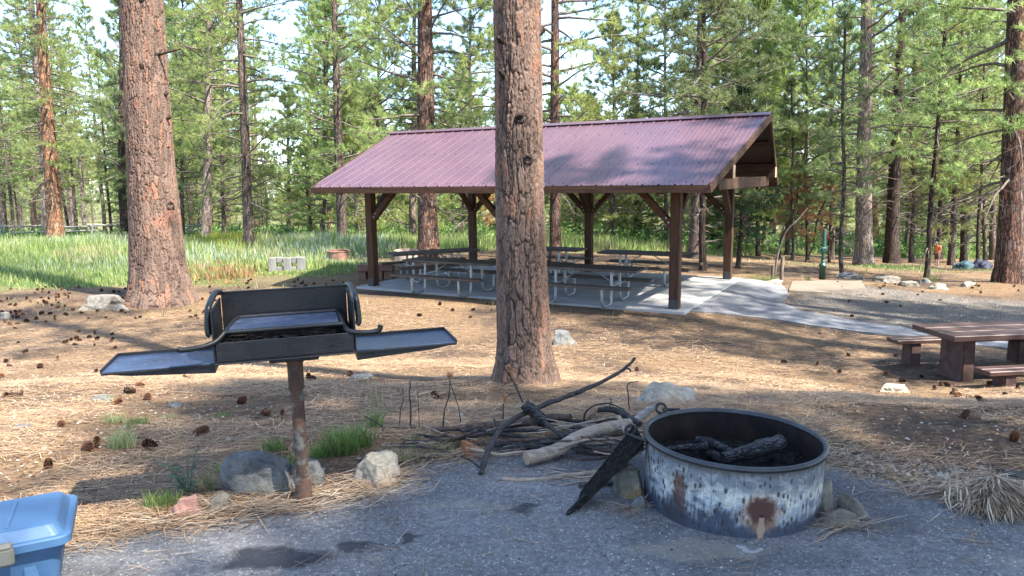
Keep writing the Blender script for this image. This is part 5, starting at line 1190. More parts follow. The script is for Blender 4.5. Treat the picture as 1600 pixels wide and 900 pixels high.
rock(1212, 446, 34, 8, 'tan', 'pale stone at the corner where path and pump pad meet', 27)
rock(720, 655, 22, 9, 'white', 'small white stone above the stick pile', 28, sub=3)
rock(1294, 652, 14, 8, 'tan', 'small tan stone on the litter behind the fire ring', 29, sub=3)
rock(560, 592, 38, 6, 'grey', 'half-buried flat grey stone below the right grill shelf', 30, flat=.4)
rock(150, 628, 44, 7, 'grey', 'half-buried grey stone in the litter on the left', 31, flat=.4)
rock(270, 636, 26, 6, 'grey', 'smaller half-buried grey stone right of the other', 32, flat=.4)
rock(30, 672, 34, 6, 'grey', 'half-buried blue-grey stone near the left edge', 33, flat=.4)
rock(355, 690, 16, 7, 'white', 'small white stone between grass tufts left of the grill post', 34, sub=3)
rock(68, 705, 14, 6, 'tan', 'small tan pebble above the blue tote', 35, sub=3)
rock(1475, 752, 26, 10, 'white', 'whitish stone in the gravel left of the straw clump', 36, sub=3)
rock(455, 840, 10, 4, 'white', 'white pebble on the asphalt', 37, sub=2)
rock(690, 793, 17, 5, 'tan', 'small pale chip on the asphalt below the stick pile', 38, sub=2, dk=.4)

# ================================================================ STICK PILE
t = NT('grey_bark_stick'); v = t.coord('Object'); n1 = t.noise(v, 22, 5, .7); n2 = t.noise(v, 110, 3, .7)
MSTK = t.fin(t.mix(t.ramp(n1, [(.4, 0), (.65, 1)]), (.035, .025, .021), (.125, .092, .076)), .85, t.bump(t.math('ADD', n1, n2), .006, .9), spec=.25)
MBLKS = simple('blackened_stick', (.008, .007, .007), (.045, .036, .033), 25, .7, .006)
t = NT('peeled_wood'); v = t.coord('Object', (10, 60, 60), (0, 0, R(20))); n1 = t.noise(v, 1, 5, .7); n2 = t.noise(t.coord('Object'), 14, 4, .6)
c = t.mix(t.ramp(n1, [(.35, 0), (.65, 1)]), (.18, .135, .10), (.38, .315, .25)); c = t.mix(t.ramp(n2, [(.55, 0), (.72, .75)]), c, (.40, .24, .13)); c = t.mix(t.ramp(n2, [(.28, .7), (.4, 0)]), c, (.10, .08, .07))
MPEEL = t.fin(c, .75, t.bump(n1, .004, .8), spec=.3)
t = NT('sawn_end'); v = t.coord('Object'); MSAWN = t.fin(t.mix(t.noise(v, 30, 4), (.22, .16, .11), (.42, .32, .22)), .85)
MSILV = simple('bleached_wood', (.20, .175, .15), (.36, .33, .29), 12, .8, .005, (1, 4, 4))
def pz(px, py, z): return onz(px, py, z)
stick('log', [pz(822, 716, .055), pz(868, 704, .06), pz(905, 682, .10), pz(945, 670, .125), pz(985, 662, .13)], [.038, .036, .035, .037, .032], MPEEL, 'thick peeled pale log with a sawn end on top of the stick pile', 'log', None, .05, 41, 18, 5, endmat=MSAWN)
stick('branch', [at(751, 741, 3.62), at(758, 718, 3.70), at(770, 690, 3.85), at(790, 664, 4.05), at(830, 641, 4.2), at(882, 621, 4.35), at(940, 597, 4.5), at(975, 577, 4.6), at(992, 559, 4.65)], [.015, .016, .017, .017, .016, .015, .013, .011, .009], MBLKS, 'long curved black branch reaching up out of the stick pile', 'branch', None, .15, 42, 10, 5, .15,
      twigs=[([at(898, 615, 4.38), at(902, 612, 4.38), at(905, 615, 4.36)], .008), ([at(978, 575, 4.6), at(984, 577, 4.58), at(985, 580, 4.56)], .006), ([at(780, 676, 3.95), at(774, 662, 3.97), at(772, 655, 3.98)], .006)])
stick('stub_log', [at(815, 634, 4.15), at(834, 640, 4.15), at(846, 655, 4.1), at(850, 664, 4.08)], [.022, .034, .036, .022], MCHAR, 'gnarled charred stub crossing the long black branch', 'log', None, .2, 43, 12, 4, .2)
stick('branch', [at(846, 655, 4.1), at(868, 674, 3.98), at(890, 688, 3.9), at(925, 700, 3.86)], [.014, .012, .011, .009], MBLKS, 'black branch running down right from the charred stub', 'branch', None, .15, 44, 8, 4, .2)
stick('log', [pz(674, 672, .035), pz(740, 667, .05), pz(800, 662, .06), pz(850, 655, .07), pz(892, 652, .06)], [.012, .024, .026, .026, .022], MSTK, 'long brown-barked log at the back of the stick pile', 'log', None, .12, 45, 12, 5, .1)
SL = [([(672, 683, .02), (700, 690, .03), (760, 677, .04), (860, 690, .05), (905, 688, .05)], [.008, .010, .012, .012, .009], MBLKS, 'thin dark branch along the left of the pile'),
 ([(765, 706, .03), (815, 700, .03), (860, 690, .05), (920, 672, .07), (1000, 662, .07)], [.018, .024, .024, .022, .018], MCHAR, 'thick blackened log under the peeled one'),
 ([(895, 676, .06), (940, 668, .07), (990, 655, .08)], [.016, .018, .014], MCHAR, 'short blackened log right behind the peeled one'),
 ([(780, 690, .05), (840, 686, .07), (905, 680, .06)], [.010, .012, .010], MSTK, 'dark brown stick in the middle of the pile'),
 ([(900, 702, .03), (940, 706, .03), (985, 703, .03), (1003, 700, .03)], [.018, .018, .017, .016], MSTK, 'rough log low at the right front of the pile'),
 ([(905, 694, .05), (950, 692, .05), (1000, 690, .05)], [.012, .013, .012], MPEEL, 'pale split stick below the peeled log'),
 ([(930, 686, .07), (965, 685, .07), (1003, 680, .06)], [.010, .012, .011], MPEEL, 'pale stick close under the right end of the peeled log'),
 ([(885, 657, .05), (940, 659, .05), (1005, 650, .06)], [.012, .014, .013], MSTK, 'brown stick at the back right of the pile'),
 ([(870, 668, .08), (905, 665, .09), (950, 672, .09)], [.008, .009, .006], MPEEL, 'short pale twig across the middle of the pile'),
 ([(720, 673, .05), (790, 672, .06), (855, 672, .08)], [.012, .014, .012], MCHAR, 'dark charred stick beside the long brown log'),
 ([(690, 700, .01), (760, 694, .02), (830, 705, .02)], [.006, .007, .006], MSTK, 'thin twig at the front left of the pile'),
 ([(870, 710, .01), (905, 718, .01), (960, 712, .02)], [.006, .007, .006], MSTK, 'thin twig under the front of the peeled log'),
 ([(785, 748, .012), (830, 749, .014), (880, 744, .014), (945, 738, .014)], [.010, .011, .012, .012], MPEEL, 'slender pale stick lying alone on the asphalt in front of the pile'),
 ([(935, 640, .12), (960, 640, .13), (980, 650, .13), (1000, 664, .14)], [.018, .020, .019, .017], MBLKS, 'thick crooked black branch touching the lip of the fire ring'),
 ([(966, 652, .15), (973, 662, .14), (976, 676, .13)], [.013, .012, .010], MPEEL, 'stubby pale peg standing up by the grate hinge'),
 ([(985, 668, .06), (1003, 650, .10), (1024, 634, .16)], [.020, .028, .018], MSILV, 'bleached wedge of wood behind the left of the fire ring'),
 ([(760, 697, .03), (800, 694, .04), (850, 700, .05), (880, 705, .04)], [.016, .018, .017, .014], MCHAR, 'charred log end poking out left under the pile'),
 ([(905, 760, .012), (945, 757, .012), (985, 752, .012)], [.012, .013, .012], MCHAR, 'dark stick behind the leaning grate')]
for i, (P, rs, m, lab) in enumerate(SL): stick('stick', [pz(*p) for p in P], rs, m, lab, 'stick', None, .12, 60+i, 9, 4, .15)
# twigs
TW = [([(570, 650), (597, 665), (601, 669), (640, 668), (676, 668)], 4.35, .004, 'thin dark twig stretching left from the pile'), ([(601, 668), (592, 680), (588, 686)], 4.3, .003, 'short twig forking down at the left tip'),
 ([(641, 668), (642, 640), (640, 618), (641, 600), (639, 596)], 4.4, .0045, 'upright dark twig with a crook, left of the pile'), ([(624, 667), (626, 640), (630, 625), (629, 606)], 4.42, .003, 'slim upright twig, farthest left'),
 ([(655, 666), (654, 640), (653, 612)], 4.38, .0025, 'very thin upright twig between two darker ones'), ([(692, 668), (695, 640), (702, 615), (703, 585)], 4.3, .0045, 'upright twig topped with orange needles'),
 ([(720, 660), (716, 635), (708, 612), (704, 600)], 4.3, .003, 'twig leaning left toward the orange-topped one'), ([(816, 628), (810, 612), (800, 592), (790, 578), (788, 570)], 4.35, .005, 'twig in front of the trunk carrying dead needles'),
 ([(786, 655), (787, 630), (795, 617), (806, 615)], 4.35, .004, 'hooked twig left of the charred stub'), ([(912, 660), (915, 645), (928, 634), (950, 630), (975, 640)], 4.3, .006, 'arched twig at the back of the pile'),
 ([(918, 660), (922, 650), (930, 648), (935, 660)], 4.3, .003, 'small looped twig under the arched one'), ([(950, 640), (955, 628), (952, 622)], 4.3, .003, 'short twig spur near the fire ring'),
 ([(983, 640), (982, 620), (981, 600), (998, 596)], 4.6, .004, 'bare twig rising left of the tan boulder'), ([(622, 700), (632, 690), (650, 688), (690, 695), (720, 700)], 4.0, .003, 'thin twig lying at the pile front left'),
 ([(720, 712), (735, 720), (753, 732)], 3.72, .005, 'short black twig under the orange needle fan'), ([(872, 664), (876, 676), (884, 690)], 4.1, .005, 'pale splinter standing in the pile'), ([(938, 720), (950, 708), (955, 695)], 3.9, .005, 'knotty twig sticking up right of the peeled log')]
for i, (P, yv, rr, lab) in enumerate(TW): stick('twig', [at(px, py, yv) for px, py in P], [rr*1.3, rr, rr*.7], MBLKS if i not in (15,) else MPEEL, lab, 'twig', None, .1, 90+i, 6, 4, .2)
_r = random.Random(77)
PLC = ['left end', 'left third', 'middle', 'right third', 'right end']
for i in range(34):
    x0_ = _r.uniform(640, 990); L_ = _r.uniform(50, 130); sl_ = _r.gauss(0, .13); y0_ = _r.uniform(660, 706); z_ = _r.uniform(.03, .13)*(1 if x0_ > 760 else .4)
    k_ = 1 if i % 4 else 1.8; P = [(x0_-L_/2, y0_+sl_*L_/2+_r.gauss(0, 3), max(.01, z_+_r.gauss(0, .02))), (x0_, y0_+_r.gauss(0, 4), z_+.01), (x0_+L_/2, y0_-sl_*L_/2+_r.gauss(0, 3), max(.01, z_+_r.gauss(0, .02)))]
    m_ = _r.choice([MSTK, MSTK, MBLKS, MBLKS, MPEEL]); nm_ = {'grey_bark_stick': 'brown', 'blackened_stick': 'black', 'peeled_wood': 'pale'}[m_.name]
    stick('twig', [pz(*p) for p in P], [.0035*k_, .005*k_, .003*k_], m_, '%s tangled twig, %s, at the %s of the stick pile' % (nm_, 'low at the front' if y0_ > 690 else 'midway up' if y0_ > 675 else 'at the back', PLC[min(4, int((x0_-640)/70))]), 'twig', 'tangled twigs in the stick pile', .15, 300+i, 6, 4, .3)
def needle_fan(name, p, d, L, n, spr, label, pal=PALS['dead'], rr=.0013):
    r_ = np.random.default_rng(n); d = np.array(d, float); d /= np.linalg.norm(d); D = d+r_.normal(0, spr, (n, 3)); D /= np.linalg.norm(D, axis=1)[:, None]
    P = np.array(p)+r_.normal(0, .006, (n, 3)); o = strips(name, P, D, L*(.6+.5*r_.random(n)), np.full(n, rr), pal[r_.integers(0, len(pal), n)]*(.7+.6*r_.random((n, 1))), MNEED); tag(o, label, 'needles')
needle_fan('dead_needles', at(724, 690, 3.9), (.35, 0, -.55), .15, 170, .30, 'fan of bright orange dead needles hanging at the left of the pile')
needle_fan('dead_needles', at(703, 590, 4.3), (0, 0, 1), .06, 70, .7, 'tuft of orange needles on top of an upright twig')
needle_fan('dead_needles', at(793, 572, 4.35), (.55, 0, -.8), .10, 70, .25, 'brown needle brush hanging in front of the central trunk')
needle_fan('dead_needles', at(786, 618, 4.35), (.5, 0, -.8), .09, 60, .3, 'brown needle brush left of the charred stub')
# wood splinters on the asphalt
SPN = [(860, 740), (872, 733), (884, 742), (905, 735), (845, 733), (915, 752), (890, 756), (862, 755)]
for i, (px, py) in enumerate(SPN):
    p = onz(px, py, .012); r_ = random.Random(i); a = r_.uniform(-.6, .6); L = r_.uniform(.02, .045)
    o = MB().bar(p-Vector((math.cos(a)*L, math.sin(a)*L, 0)), p+Vector((math.cos(a)*L, math.sin(a)*L, .004)), .010, .003, b=.001).build('wood_chip', MPEEL); tag(o, 'pale wood splinter on the asphalt beside the lone stick', 'wood chip', 'pale splinters on the asphalt')

# ================================================================ PUMP
MGRN = simple('dark_green_enamel', (.008, .042, .030), (.014, .07, .046), 12, .35, .001, spec=.6)
pbp = at(1284, 446, 20); pbp.z = H(pbp.x, pbp.y)+.04; PU_ = empty('water_pump', pbp); tag(PU_, 'dark green hand water pump on a small concrete pad', 'water pump')
MB().lathe([(.0, 0), (.088, 0), (.088, .36), (.11, .375), (.11, .40), (.095, .42), (.07, .45), (.055, .47), (.05, .50), (.048, .54), (0, .54)], 28).build('base_casing', MGRN, PU_)
MB().tube([(0, 0, .5), (0, 0, 1.38), (0, 0, 1.40)], [.047, .047, .035], 18).build('standpipe', MGRN, PU_)
MB().box((0, 0, .83), (.15, .13, .14), b=.02).tube([(-.05, 0, .86), (-.11, -.02, .85), (-.13, -.02, .80), (-.13, -.02, .75)], .024, 10).build('spout', MGRN, PU_)
MB().tube([(.05, 0, .9), (.10, .02, .92), (.115, .02, .80)], .016, 8).build('handle', MGRN, PU_)

# ================================================================ STUB POSTS
MPOST = simple('weathered_post', (.11, .075, .055), (.22, .16, .12), 14, .9, .006, (1, 1, .3))
for px, py, h, w_, yv, lab in ((1207, 428, 24, 5, 20.5, 'shorter wooden stub post left of the pump'), (1221, 434, 39, 6, 20, 'taller wooden stub post left of the pump')):
    b = at(px, py, yv); b.z = H(b.x, b.y); hh = h*yv/FPX; rr = w_*yv/FPX/2
    tag(MB().tube([b-Vector((0, 0, .2)), b+Vector((0, 0, hh*.5)), b+Vector((.01, 0, hh))], [rr*1.1, rr, rr*.95], 12, jit=.06, seed=px).build('wooden_post', MPOST), lab, 'post')
bs = [at(1210, 428, 20.6), at(1213, 410, 20.6), at(1218, 388, 20.6), at(1228, 362, 20.5), at(1245, 345, 20.4), at(1262, 325, 20.4)]; bs[0].z = H(bs[0].x, 20.6)-.05
stick('bent_sapling', bs, [.04, .035, .03, .025, .018, .010], MTWIG, 'bare bent sapling arching right from beside the stub posts', 'sapling', None, .05, 7, 8, 5)

# ================================================================ FAR FURNITURE
MRUSTP = simple('rusty_plate', (.17, .085, .06), (.30, .17, .12), 5, .85, .006); MRUSTL = simple('pale_rusted_plate', (.34, .22, .17), (.50, .40, .35), 7, .85, .006)
MGREYW = simple('weathered_grey_block', (.15, .148, .135), (.25, .245, .22), 7, .9, .01, (1, 1, .4)); MBRBX = simple('brown_beam', (.13, .062, .045), (.21, .11, .08), 8, .7, .004)
def arc_ring(px, py, yv, wpx, hpx, m, lab):
    b = at(px, py, yv); b.z = H(b.x, b.y); d = yv; R2 = wpx*d/FPX/2; h = hpx*d/FPX
    mb = MB(); mb.lathe([(R2, -.05), (R2, h*.5), (R2, h)], 40); mb.lathe([(R2-.012, h), (R2-.012, h*.5), (R2-.012, 0)], 40); mb.lathe([(R2-.02, h-.01), (R2-.012, h+.01), (R2+.012, h+.01), (R2+.018, h-.01)], 40, closed=True)
    o = mb.build('fire_ring', m); o.location = (b.x, b.y+R2*.5, H(b.x, b.y+R2*.5)); o.rotation_euler = (R(2), 0, .4); tag(o, lab, 'fire ring')
arc_ring(526, 388, 25, 34, 15, MRUSTP, 'rust-brown fire ring in the clearing at the back of the meadow'); arc_ring(633, 391, 24.5, 36, 16, MRUSTL, 'pale flaking fire ring near the thick forked pine')
b = at(448, 416, 21.5); b.z = H(b.x, b.y); k = b.y/FPX; BK = empty('block_fireplace', b, .05); tag(BK, 'low weathered grey block wall half sunk in the meadow grass', 'fireplace')
for i, (x, w_, h) in enumerate(((-22, 12, 26), (-11, 10, 25.5), (1, 13, 25.5), (12, 10, 25), (22, 12, 26))): 
    if i in (1, 3): MB().box((x*k, .08, (h-5)*k), (w_*k, .16, 9*k), b=.015).build('block', MGREYW, BK); MB().box((x*k, .08, 5*k), (w_*k, .16, 9*k), b=.015).build('block', MGREYW, BK)
    else: MB().box((x*k, .08, h*k/2-.03), (w_*k*.97, .24, h*k), b=.015).build('block', MGREYW, BK)
b = at(586, 426, 19.5); b.z = H(b.x, b.y); k = b.y/FPX; BX = empty('box_grill', b, .0); tag(BX, 'low brown box fireplace with a wooden top beam left of the shelter post', 'fireplace')
MB().box((0, .2, 17.5*k), (56*k, .5, 7*k), b=.012).build('top_beam', MBRBX, BX); MB().box((0, .02, 22.5*k), (56*k, .1, 4*k), b=.01).build('top_board', MBRBX, BX)
for x, w_ in ((-21, 13), (0, 22), (20.5, 14)): MB().box((x*k, .22, 6.5*k), (w_*k, .42, 14*k), b=.012).build('side_wall', MBRBX if w_ < 20 else MRUSTP, BX)
b2 = at(623, 424, 19); 
# rail fence
MRAIL = simple('bleached_rail', (.19, .18, .155), (.32, .30, .265), 6, .9, .006)
FY = 46; FN = empty('rail_fence', at(100, 385, FY)); f0 = FN.location.copy(); tag(FN, 'weathered split-rail fence running along the back of the meadow on the left', 'fence')
xs_ = [-160, -60, 8, 72, 146, 203, 262, 320]; r_ = random.Random(4); tp = []
for i, px in enumerate(xs_):
    y = FY+r_.uniform(-.6, .6)+(1.6 if i % 2 else 0); q = at(px, 380, y); gz2 = H(q.x, y); tp.append((q.x, y, gz2))
    mb = MB().tube([Vector((q.x-.25, y, gz2-.2))-f0, Vector((q.x+.12, y, gz2+1.25))-f0], .06, 8, jit=.1, seed=i).tube([Vector((q.x+.25, y+.1, gz2-.2))-f0, Vector((q.x-.12, y+.1, gz2+1.2))-f0], .06, 8, jit=.1, seed=i+9); mb.build('crossed_post', MRAIL, FN)
for i in range(len(tp)-1):
    for hz in (.50, .80, 1.14):
        if hz == .80 and i % 3 == 1: continue
        a = Vector(tp[i])+Vector((-.3, -.05, hz+r_.uniform(-.06, .06))); c_ = Vector(tp[i+1])+Vector((.3, -.05, hz+r_.uniform(-.1, .1)))
        MB().tube([a-f0, (a+c_)/2-f0+Vector((0, 0, -.04)), c_-f0], [.06, .055, .045], 8, jit=.1, seed=i).build('rail', MRAIL, FN)
# camping bundles
def cloth(name, c1, c2): return simple(name, c1, c2, 6, .7, .01)
def bundle(px, py, yv, wpx, hpx, m, lab, seed, dk=.7, name='camping_bundle'):
    b = at(px, py, yv); d = yv; bm = bmesh.new(); bmesh.ops.create_icosphere(bm, subdivisions=4, radius=1)
    from mathutils import noise as mn
    for v in bm.verts:
        p = v.co; n_ = mn.noise(p*1.7+Vector((seed, 0, 0)))*.3+abs(mn.noise(p*3.5+Vector((0, seed, 0))))*.25; q = p*(1+n_); q.z = max(q.z, -.25); v.co = Vector((q.x*wpx*d/FPX/2.1, q.y*wpx*d/FPX/2.1*dk, (q.z+.2)*hpx*d/FPX/1.25))
    me = bpy.data.meshes.new(name); bm.to_mesh(me); bm.free(); me.polygons.foreach_set('use_smooth', [True]*len(me.polygons)); o = link(name, me, m); o.location = (b.x, b.y, H(b.x, b.y)); tag(o, lab, 'bundle'); return o
bundle(1507, 425, 30, 34, 12, cloth('teal_tarp', (.015, .045, .055), (.03, .08, .095)), 'crumpled teal tarp bundle on the ground behind the leaning pole pine', 3)
bundle(1534, 426, 29.8, 30, 13, cloth('navy_bag', (.004, .006, .02), (.010, .015, .04)), 'dark navy bag beside the teal tarp', 5)
o = bundle(1529, 416, 29.9, 13, 5, cloth('black_pack', (.008, .008, .01), (.02, .02, .025)), 'small black pack lying on top of the navy bag', 8); o.location.z += .27
bundle(1492, 424, 30.1, 9, 8, cloth('grey_bag', (.10, .10, .11), (.2, .2, .21)), 'small pale grey sack at the left of the teal tarp', 9)

# ================================================================ PEOPLE
MSKIN = simple('skin', (.50, .28, .19), (.58, .34, .24), 6, .55, .001); MHAIRW = simple('white_hair', (.60, .58, .55), (.75, .73, .70), 20, .7, .003)
def person(name, joints, edges_, radii_, m, parent, sub=2, root=0):
    me = bpy.data.meshes.new(name); me.from_pydata(joints, edges_, []); o = link(name, me, m, parent)
    sk_ = o.modifiers.new('skin', 'SKIN'); lay = me.skin_vertices[0] if me.skin_vertices else None
    if lay is None: 
        bm = bmesh.new(); bm.from_mesh(me); bm.verts.layers.skin.verify(); bm.to_mesh(me); bm.free(); lay = me.skin_vertices[0]
    for i, r in enumerate(radii_): lay.data[i].radius = r if isinstance(r, tuple) else (r, r); lay.data[i].use_root = (i == root)
    sb = o.modifiers.new('sub', 'SUBSURF'); sb.levels = sub; sb.render_levels = sub; return o
def figure(loc, rz, s, shirt, shorts, label, hair):
    r = empty('person', loc, rz, s); tag(r, label, 'person')
    # faces -x ; standing, head bent forward, arms down in front
    J = [(0, 0, .95), (-.01, 0, 1.12), (-.02, 0, 1.30), (-.03, 0, 1.42), (-.08, 0, 1.52), (-.13, 0, 1.57), (-.17, 0, 1.68),
         (0, .10, .90), (.0, .11, .50), (.02, .11, .09), (-.10, .12, .04), (0, -.10, .90), (-.05, -.11, .50), (-.01, -.11, .09), (-.13, -.12, .04),
         (-.02, .20, 1.40), (.0, .25, 1.12), (-.12, .22, .92), (-.16, .20, .84), (-.02, -.20, 1.40), (.0, -.25, 1.12), (-.12, -.22, .92), (-.16, -.20, .84)]
    E_ = [(0, 1), (1, 2), (2, 3), (3, 4), (4, 5), (5, 6), (0, 7), (7, 8), (8, 9), (9, 10), (0, 11), (11, 12), (12, 13), (13, 14), (3, 15), (15, 16), (16, 17), (17, 18), (3, 19), (19, 20), (20, 21), (21, 22)]
    RD = [(.12, .15), (.12, .14), (.12, .16), (.09, .12), .055, .085, .085, .095, .062, .038, .03, .095, .062, .038, .03, .055, .042, .03, .028, .055, .042, .03, .028]
    body = person('body', J, E_, RD, MSKIN, r)
    person('shirt', [(0, 0, .90), (-.01, 0, 1.10), (-.02, 0, 1.30), (-.03, 0, 1.42), (-.02, .20, 1.40), (-.01, .25, 1.18), (-.02, -.20, 1.40), (-.01, -.25, 1.18)], [(0, 1), (1, 2), (2, 3), (3, 4), (4, 5), (3, 6), (6, 7)], [(.155, .185), (.155, .175), (.15, .19), (.11, .14), .075, .068, .075, .068], shirt, r)
    person('shorts', [(0, 0, .93), (0, .10, .86), (-.0, .11, .54), (0, -.10, .86), (-.04, -.11, .54)], [(0, 1), (1, 2), (0, 3), (3, 4)], [(.14, .17), .115, .10, .115, .10], shorts, r)
    person('hair', [(-.09, 0, 1.63), (-.13, 0, 1.72)], [(0, 1)], [.085, .075], hair, r)
    person('face_features', [(-.255, 0, 1.60), (-.275, 0, 1.57)], [(0, 1)], [.012, .018], MSKIN, r, 1)
    for s_, x in ((1, 0), (-1, -.03)): person('shoe', [(.05+x, s_*.115, .04), (-.06+x, s_*.118, .04), (-.16+x, s_*.12, .035)], [(0, 1), (1, 2)], [.045, .05, .038], MBLACKSTEEL, r, 1)
    return r
p = at(1463, 418.5, 34); gz3 = H(p.x, 34); py_ = 34
# stand where the ground meets the sight line
q = G(1463, 418.5); sc_ = 41*(q.y*_cp+(CZ-q.z)*_sp)/FPX/1.72
figure((q.x, q.y, q.z), .3, sc_, cloth('orange_shirt', (.70, .19, .05), (.80, .26, .08)), cloth('brown_shorts', (.16, .085, .06), (.22, .12, .09)), 'white-haired person in an orange shirt and brown shorts standing with head bowed', MHAIRW)
q = G(1563, 427); sc_ = 30*(q.y*_cp+(CZ-q.z)*_sp)/FPX/1.72
figure((q.x, q.y, q.z), -.6, sc_, cloth('grey_shirt', (.45, .45, .46), (.60, .60, .60)), cloth('red_shorts', (.45, .05, .04), (.55, .08, .06)), 'person in a grey shirt and red shorts mostly hidden behind the big right pine', MHAIRW)
print('PERSON scale', sc_)

# ================================================================ CONES
def cone_mesh(seed, open_=1.0):
    r_ = random.Random(seed); mb = MB(); mb.lathe([(0, -.036), (.010, -.03), (.014, 0), (.008, .03), (0, .036)], 8)
    N = 84
    for i in range(N):
        f = (i+.5)/N; z = -.034+.072*f; az = i*2.39996; R_ = (.027*math.sin(math.pi*(.14+.78*f))**.6)*(1-.2*f)*open_*r_.uniform(.9, 1.1); el = -.35+1.35*f+r_.uniform(-.12, .12)
        ca, sa = math.cos(az), math.sin(az); d = Vector((ca*math.cos(el), sa*math.cos(el), math.sin(el))); s = Vector((-sa, ca, 0)); u = s.cross(d)
        b = Vector((ca*.008, sa*.008, z)); t_ = b+d*R_; w_ = .0095*(1.15-.5*f)
        vs = [b-s*w_*.4, b+s*w_*.4, t_+s*w_, t_-s*w_, t_+d*.003+u*.0035]
        mb.add(vs, [(0, 1, 2, 3), (3, 2, 4), (1, 0, 3), (1, 3, 2)])
    return mb.mesh('pine_cone')
t = NT('cone_scales'); oi = t.n('ObjectInfo'); v = t.coord('Object'); xyz = t.sep(v); rad = t.math('SQRT', t.math('ADD', t.math('MULTIPLY', xyz[0], xyz[0]), t.math('MULTIPLY', xyz[1], xyz[1])))
c = t.mix(t.ramp(oi.outputs['Random'], [(.3, 0), (1, 1)]), (.085, .045, .03), (.30, .13, .065)); c = t.mix(t.ramp(rad, [(.012, 0), (.034, 1)]), t.mix(.6, c, (.03, .018, .014)), c)
MCONE = t.fin(c, .8, spec=.25)
CM = [cone_mesh(i, (1.0, 1.1, .85)[i]) for i in range(3)]
for m in CM: m.materials.append(MCONE)
cr_ = random.Random(99); ncone = 0
def cone(px, py, lab, grp='pine cones lying about', sc=None, g=None):
    global ncone
    g = G(px, py) if g is None else g
    if g is None: return
    if pdist(np.array([g.x]), np.array([g.y]), PAD)[0] < .05: return
    o = bpy.data.objects.new('pine_cone', cr_.choice(CM)); COL.objects.link(o); k = (sc or cr_.uniform(.68, 1.08)); o.scale = (k, k, k)
    o.location = (g.x, g.y, H(g.x, g.y)+.026*k); o.rotation_euler = (R(90)+cr_.gauss(0, .4), cr_.gauss(0, .3), cr_.uniform(0, 6.28)) if cr_.random() < .75 else (cr_.gauss(0, .3), cr_.gauss(0, .3), 0)
    tag(o, lab, 'pine cone', grp); ncone += 1
ONE = [((18, 623), 'large cone at the left edge, paired with another'), ((8, 624), 'cone at the very left edge touching a larger one'), ((28, 622), 'right cone of the pair at the left edge'), ((96, 667), 'upright dark cone on its own above the blue tote'), ((151, 698), 'dark cone above a reddish one, right of the tote'), ((138, 704), 'reddish flattened cone right of the tote'), ((235, 702), 'dark cone right of a bright grass tuft'),
 ((76, 730), 'small brown cone just above the tote lid'), ((184, 632), 'cone left of three others below the left grill shelf'), ((203, 615), 'round cone of a pair below the left grill shelf'), ((219, 606), 'upper cone of a pair below the left grill shelf'), ((231, 625), 'scaly cone just right of a pair below the left shelf'), ((315, 682), 'round cone midway between tuft and grill post'), ((378, 631), 'cone left of the grill post in open litter'), ((291, 592), 'cone right under the left grill shelf'),
 ((151, 583), 'cone touching the tip of the left shelf in view'), ((90, 562), 'cone in the litter, upper left'), ((63, 575), 'cone left of the shelf tip'), ((39, 552), 'dark cone in the open litter at the left'), ((15, 574), 'cone near the left edge above the pair'), ((3, 590), 'cone cut by the left edge'), ((10, 568), 'darker cone of two by the left edge'),
 ((482, 593), 'cone just right of the grill collar'), ((680, 622), 'reddish cone above the stick pile'), ((548, 588), 'small cone under the right grill shelf'), ((415, 650), 'small flat cone left of the grill post'), ((487, 596), 'second cone by the grill collar'), ((440, 652), 'small cone above the big grey boulder'), ((995, 580), 'cone right of the central trunk under the long branch'),
 ((1312, 583), 'dark cone on the open litter left of the brown table'), ((1326, 557), 'small cone above the open litter left of the table'), ((1225, 568), 'small cone in the litter, centre right'), ((1281, 522), 'cone on the litter by the path edge'), ((1331, 495), 'reddish cone on the gravel'), ((1384, 586), 'cone left of the brown bench'), ((1410, 597), 'reddish cone between flat stone and bench')]
for (px, py), lab in ONE: cone(px, py, lab, None)
for (px, py) in [(1470, 603), (1480, 604), (1488, 616), (1497, 620), (1515, 625), (1528, 625), (1492, 612), (1533, 630), (1478, 600), (1570, 618), (1590, 610), (1545, 604), (1440, 590)]: cone(px, py, 'pine cone heaped with others under the brown picnic table', 'cones under the brown table')
def refine(px, py, x0, x1, y0, y1):
    fy = (py-y0)/(y1-y0); fx = (px-x0)/(x1-x0)
    return ', '+('back' if fy < .25 else 'middle-back' if fy < .5 else 'middle-front' if fy < .75 else 'front')+' row, '+('far left' if fx < .17 else 'left' if fx < .34 else 'centre left' if fx < .5 else 'centre right' if fx < .67 else 'right' if fx < .84 else 'far right')
def scat(n, x0, x1, y0, y1, lab, grp, clump=0):
    cs = [(cr_.uniform(x0, x1), cr_.uniform(y0, y1)) for _ in range(max(1, n//5))]
    for _ in range(n):
        if clump and cr_.random() < clump: a, b = cr_.choice(cs); px = a+cr_.gauss(0, 14); py = b+cr_.gauss(0, 5)
        else: px, py = cr_.uniform(x0, x1), cr_.uniform(y0, y1)
        g = G(px, py)
        if any(abs(px-q[0]) < 42 and py > 478 for q in ()): continue
        cone(px, py, lab+refine(px, py, x0, x1, y0, y1), grp, g=g)
scat(85, 0, 230, 448, 500, 'cone left of the big left trunk', 'cones left of the big left trunk', .5)
scat(22, 0, 200, 500, 545, 'cone below the flat boulder', 'cones on the litter at the left', .4)
scat(24, 290, 345, 455, 505, 'cone just right of the big left trunk', 'cones right of the big left trunk', .3)
scat(26, 280, 560, 436, 450, 'cone along the meadow edge', 'cones along the meadow edge', .3)
scat(8, 640, 800, 470, 500, 'cone in front of the shelter slab', 'cones in front of the shelter', 0)
scat(8, 1240, 1600, 540, 700, 'cone around the brown table', 'cones around the brown table', 0)
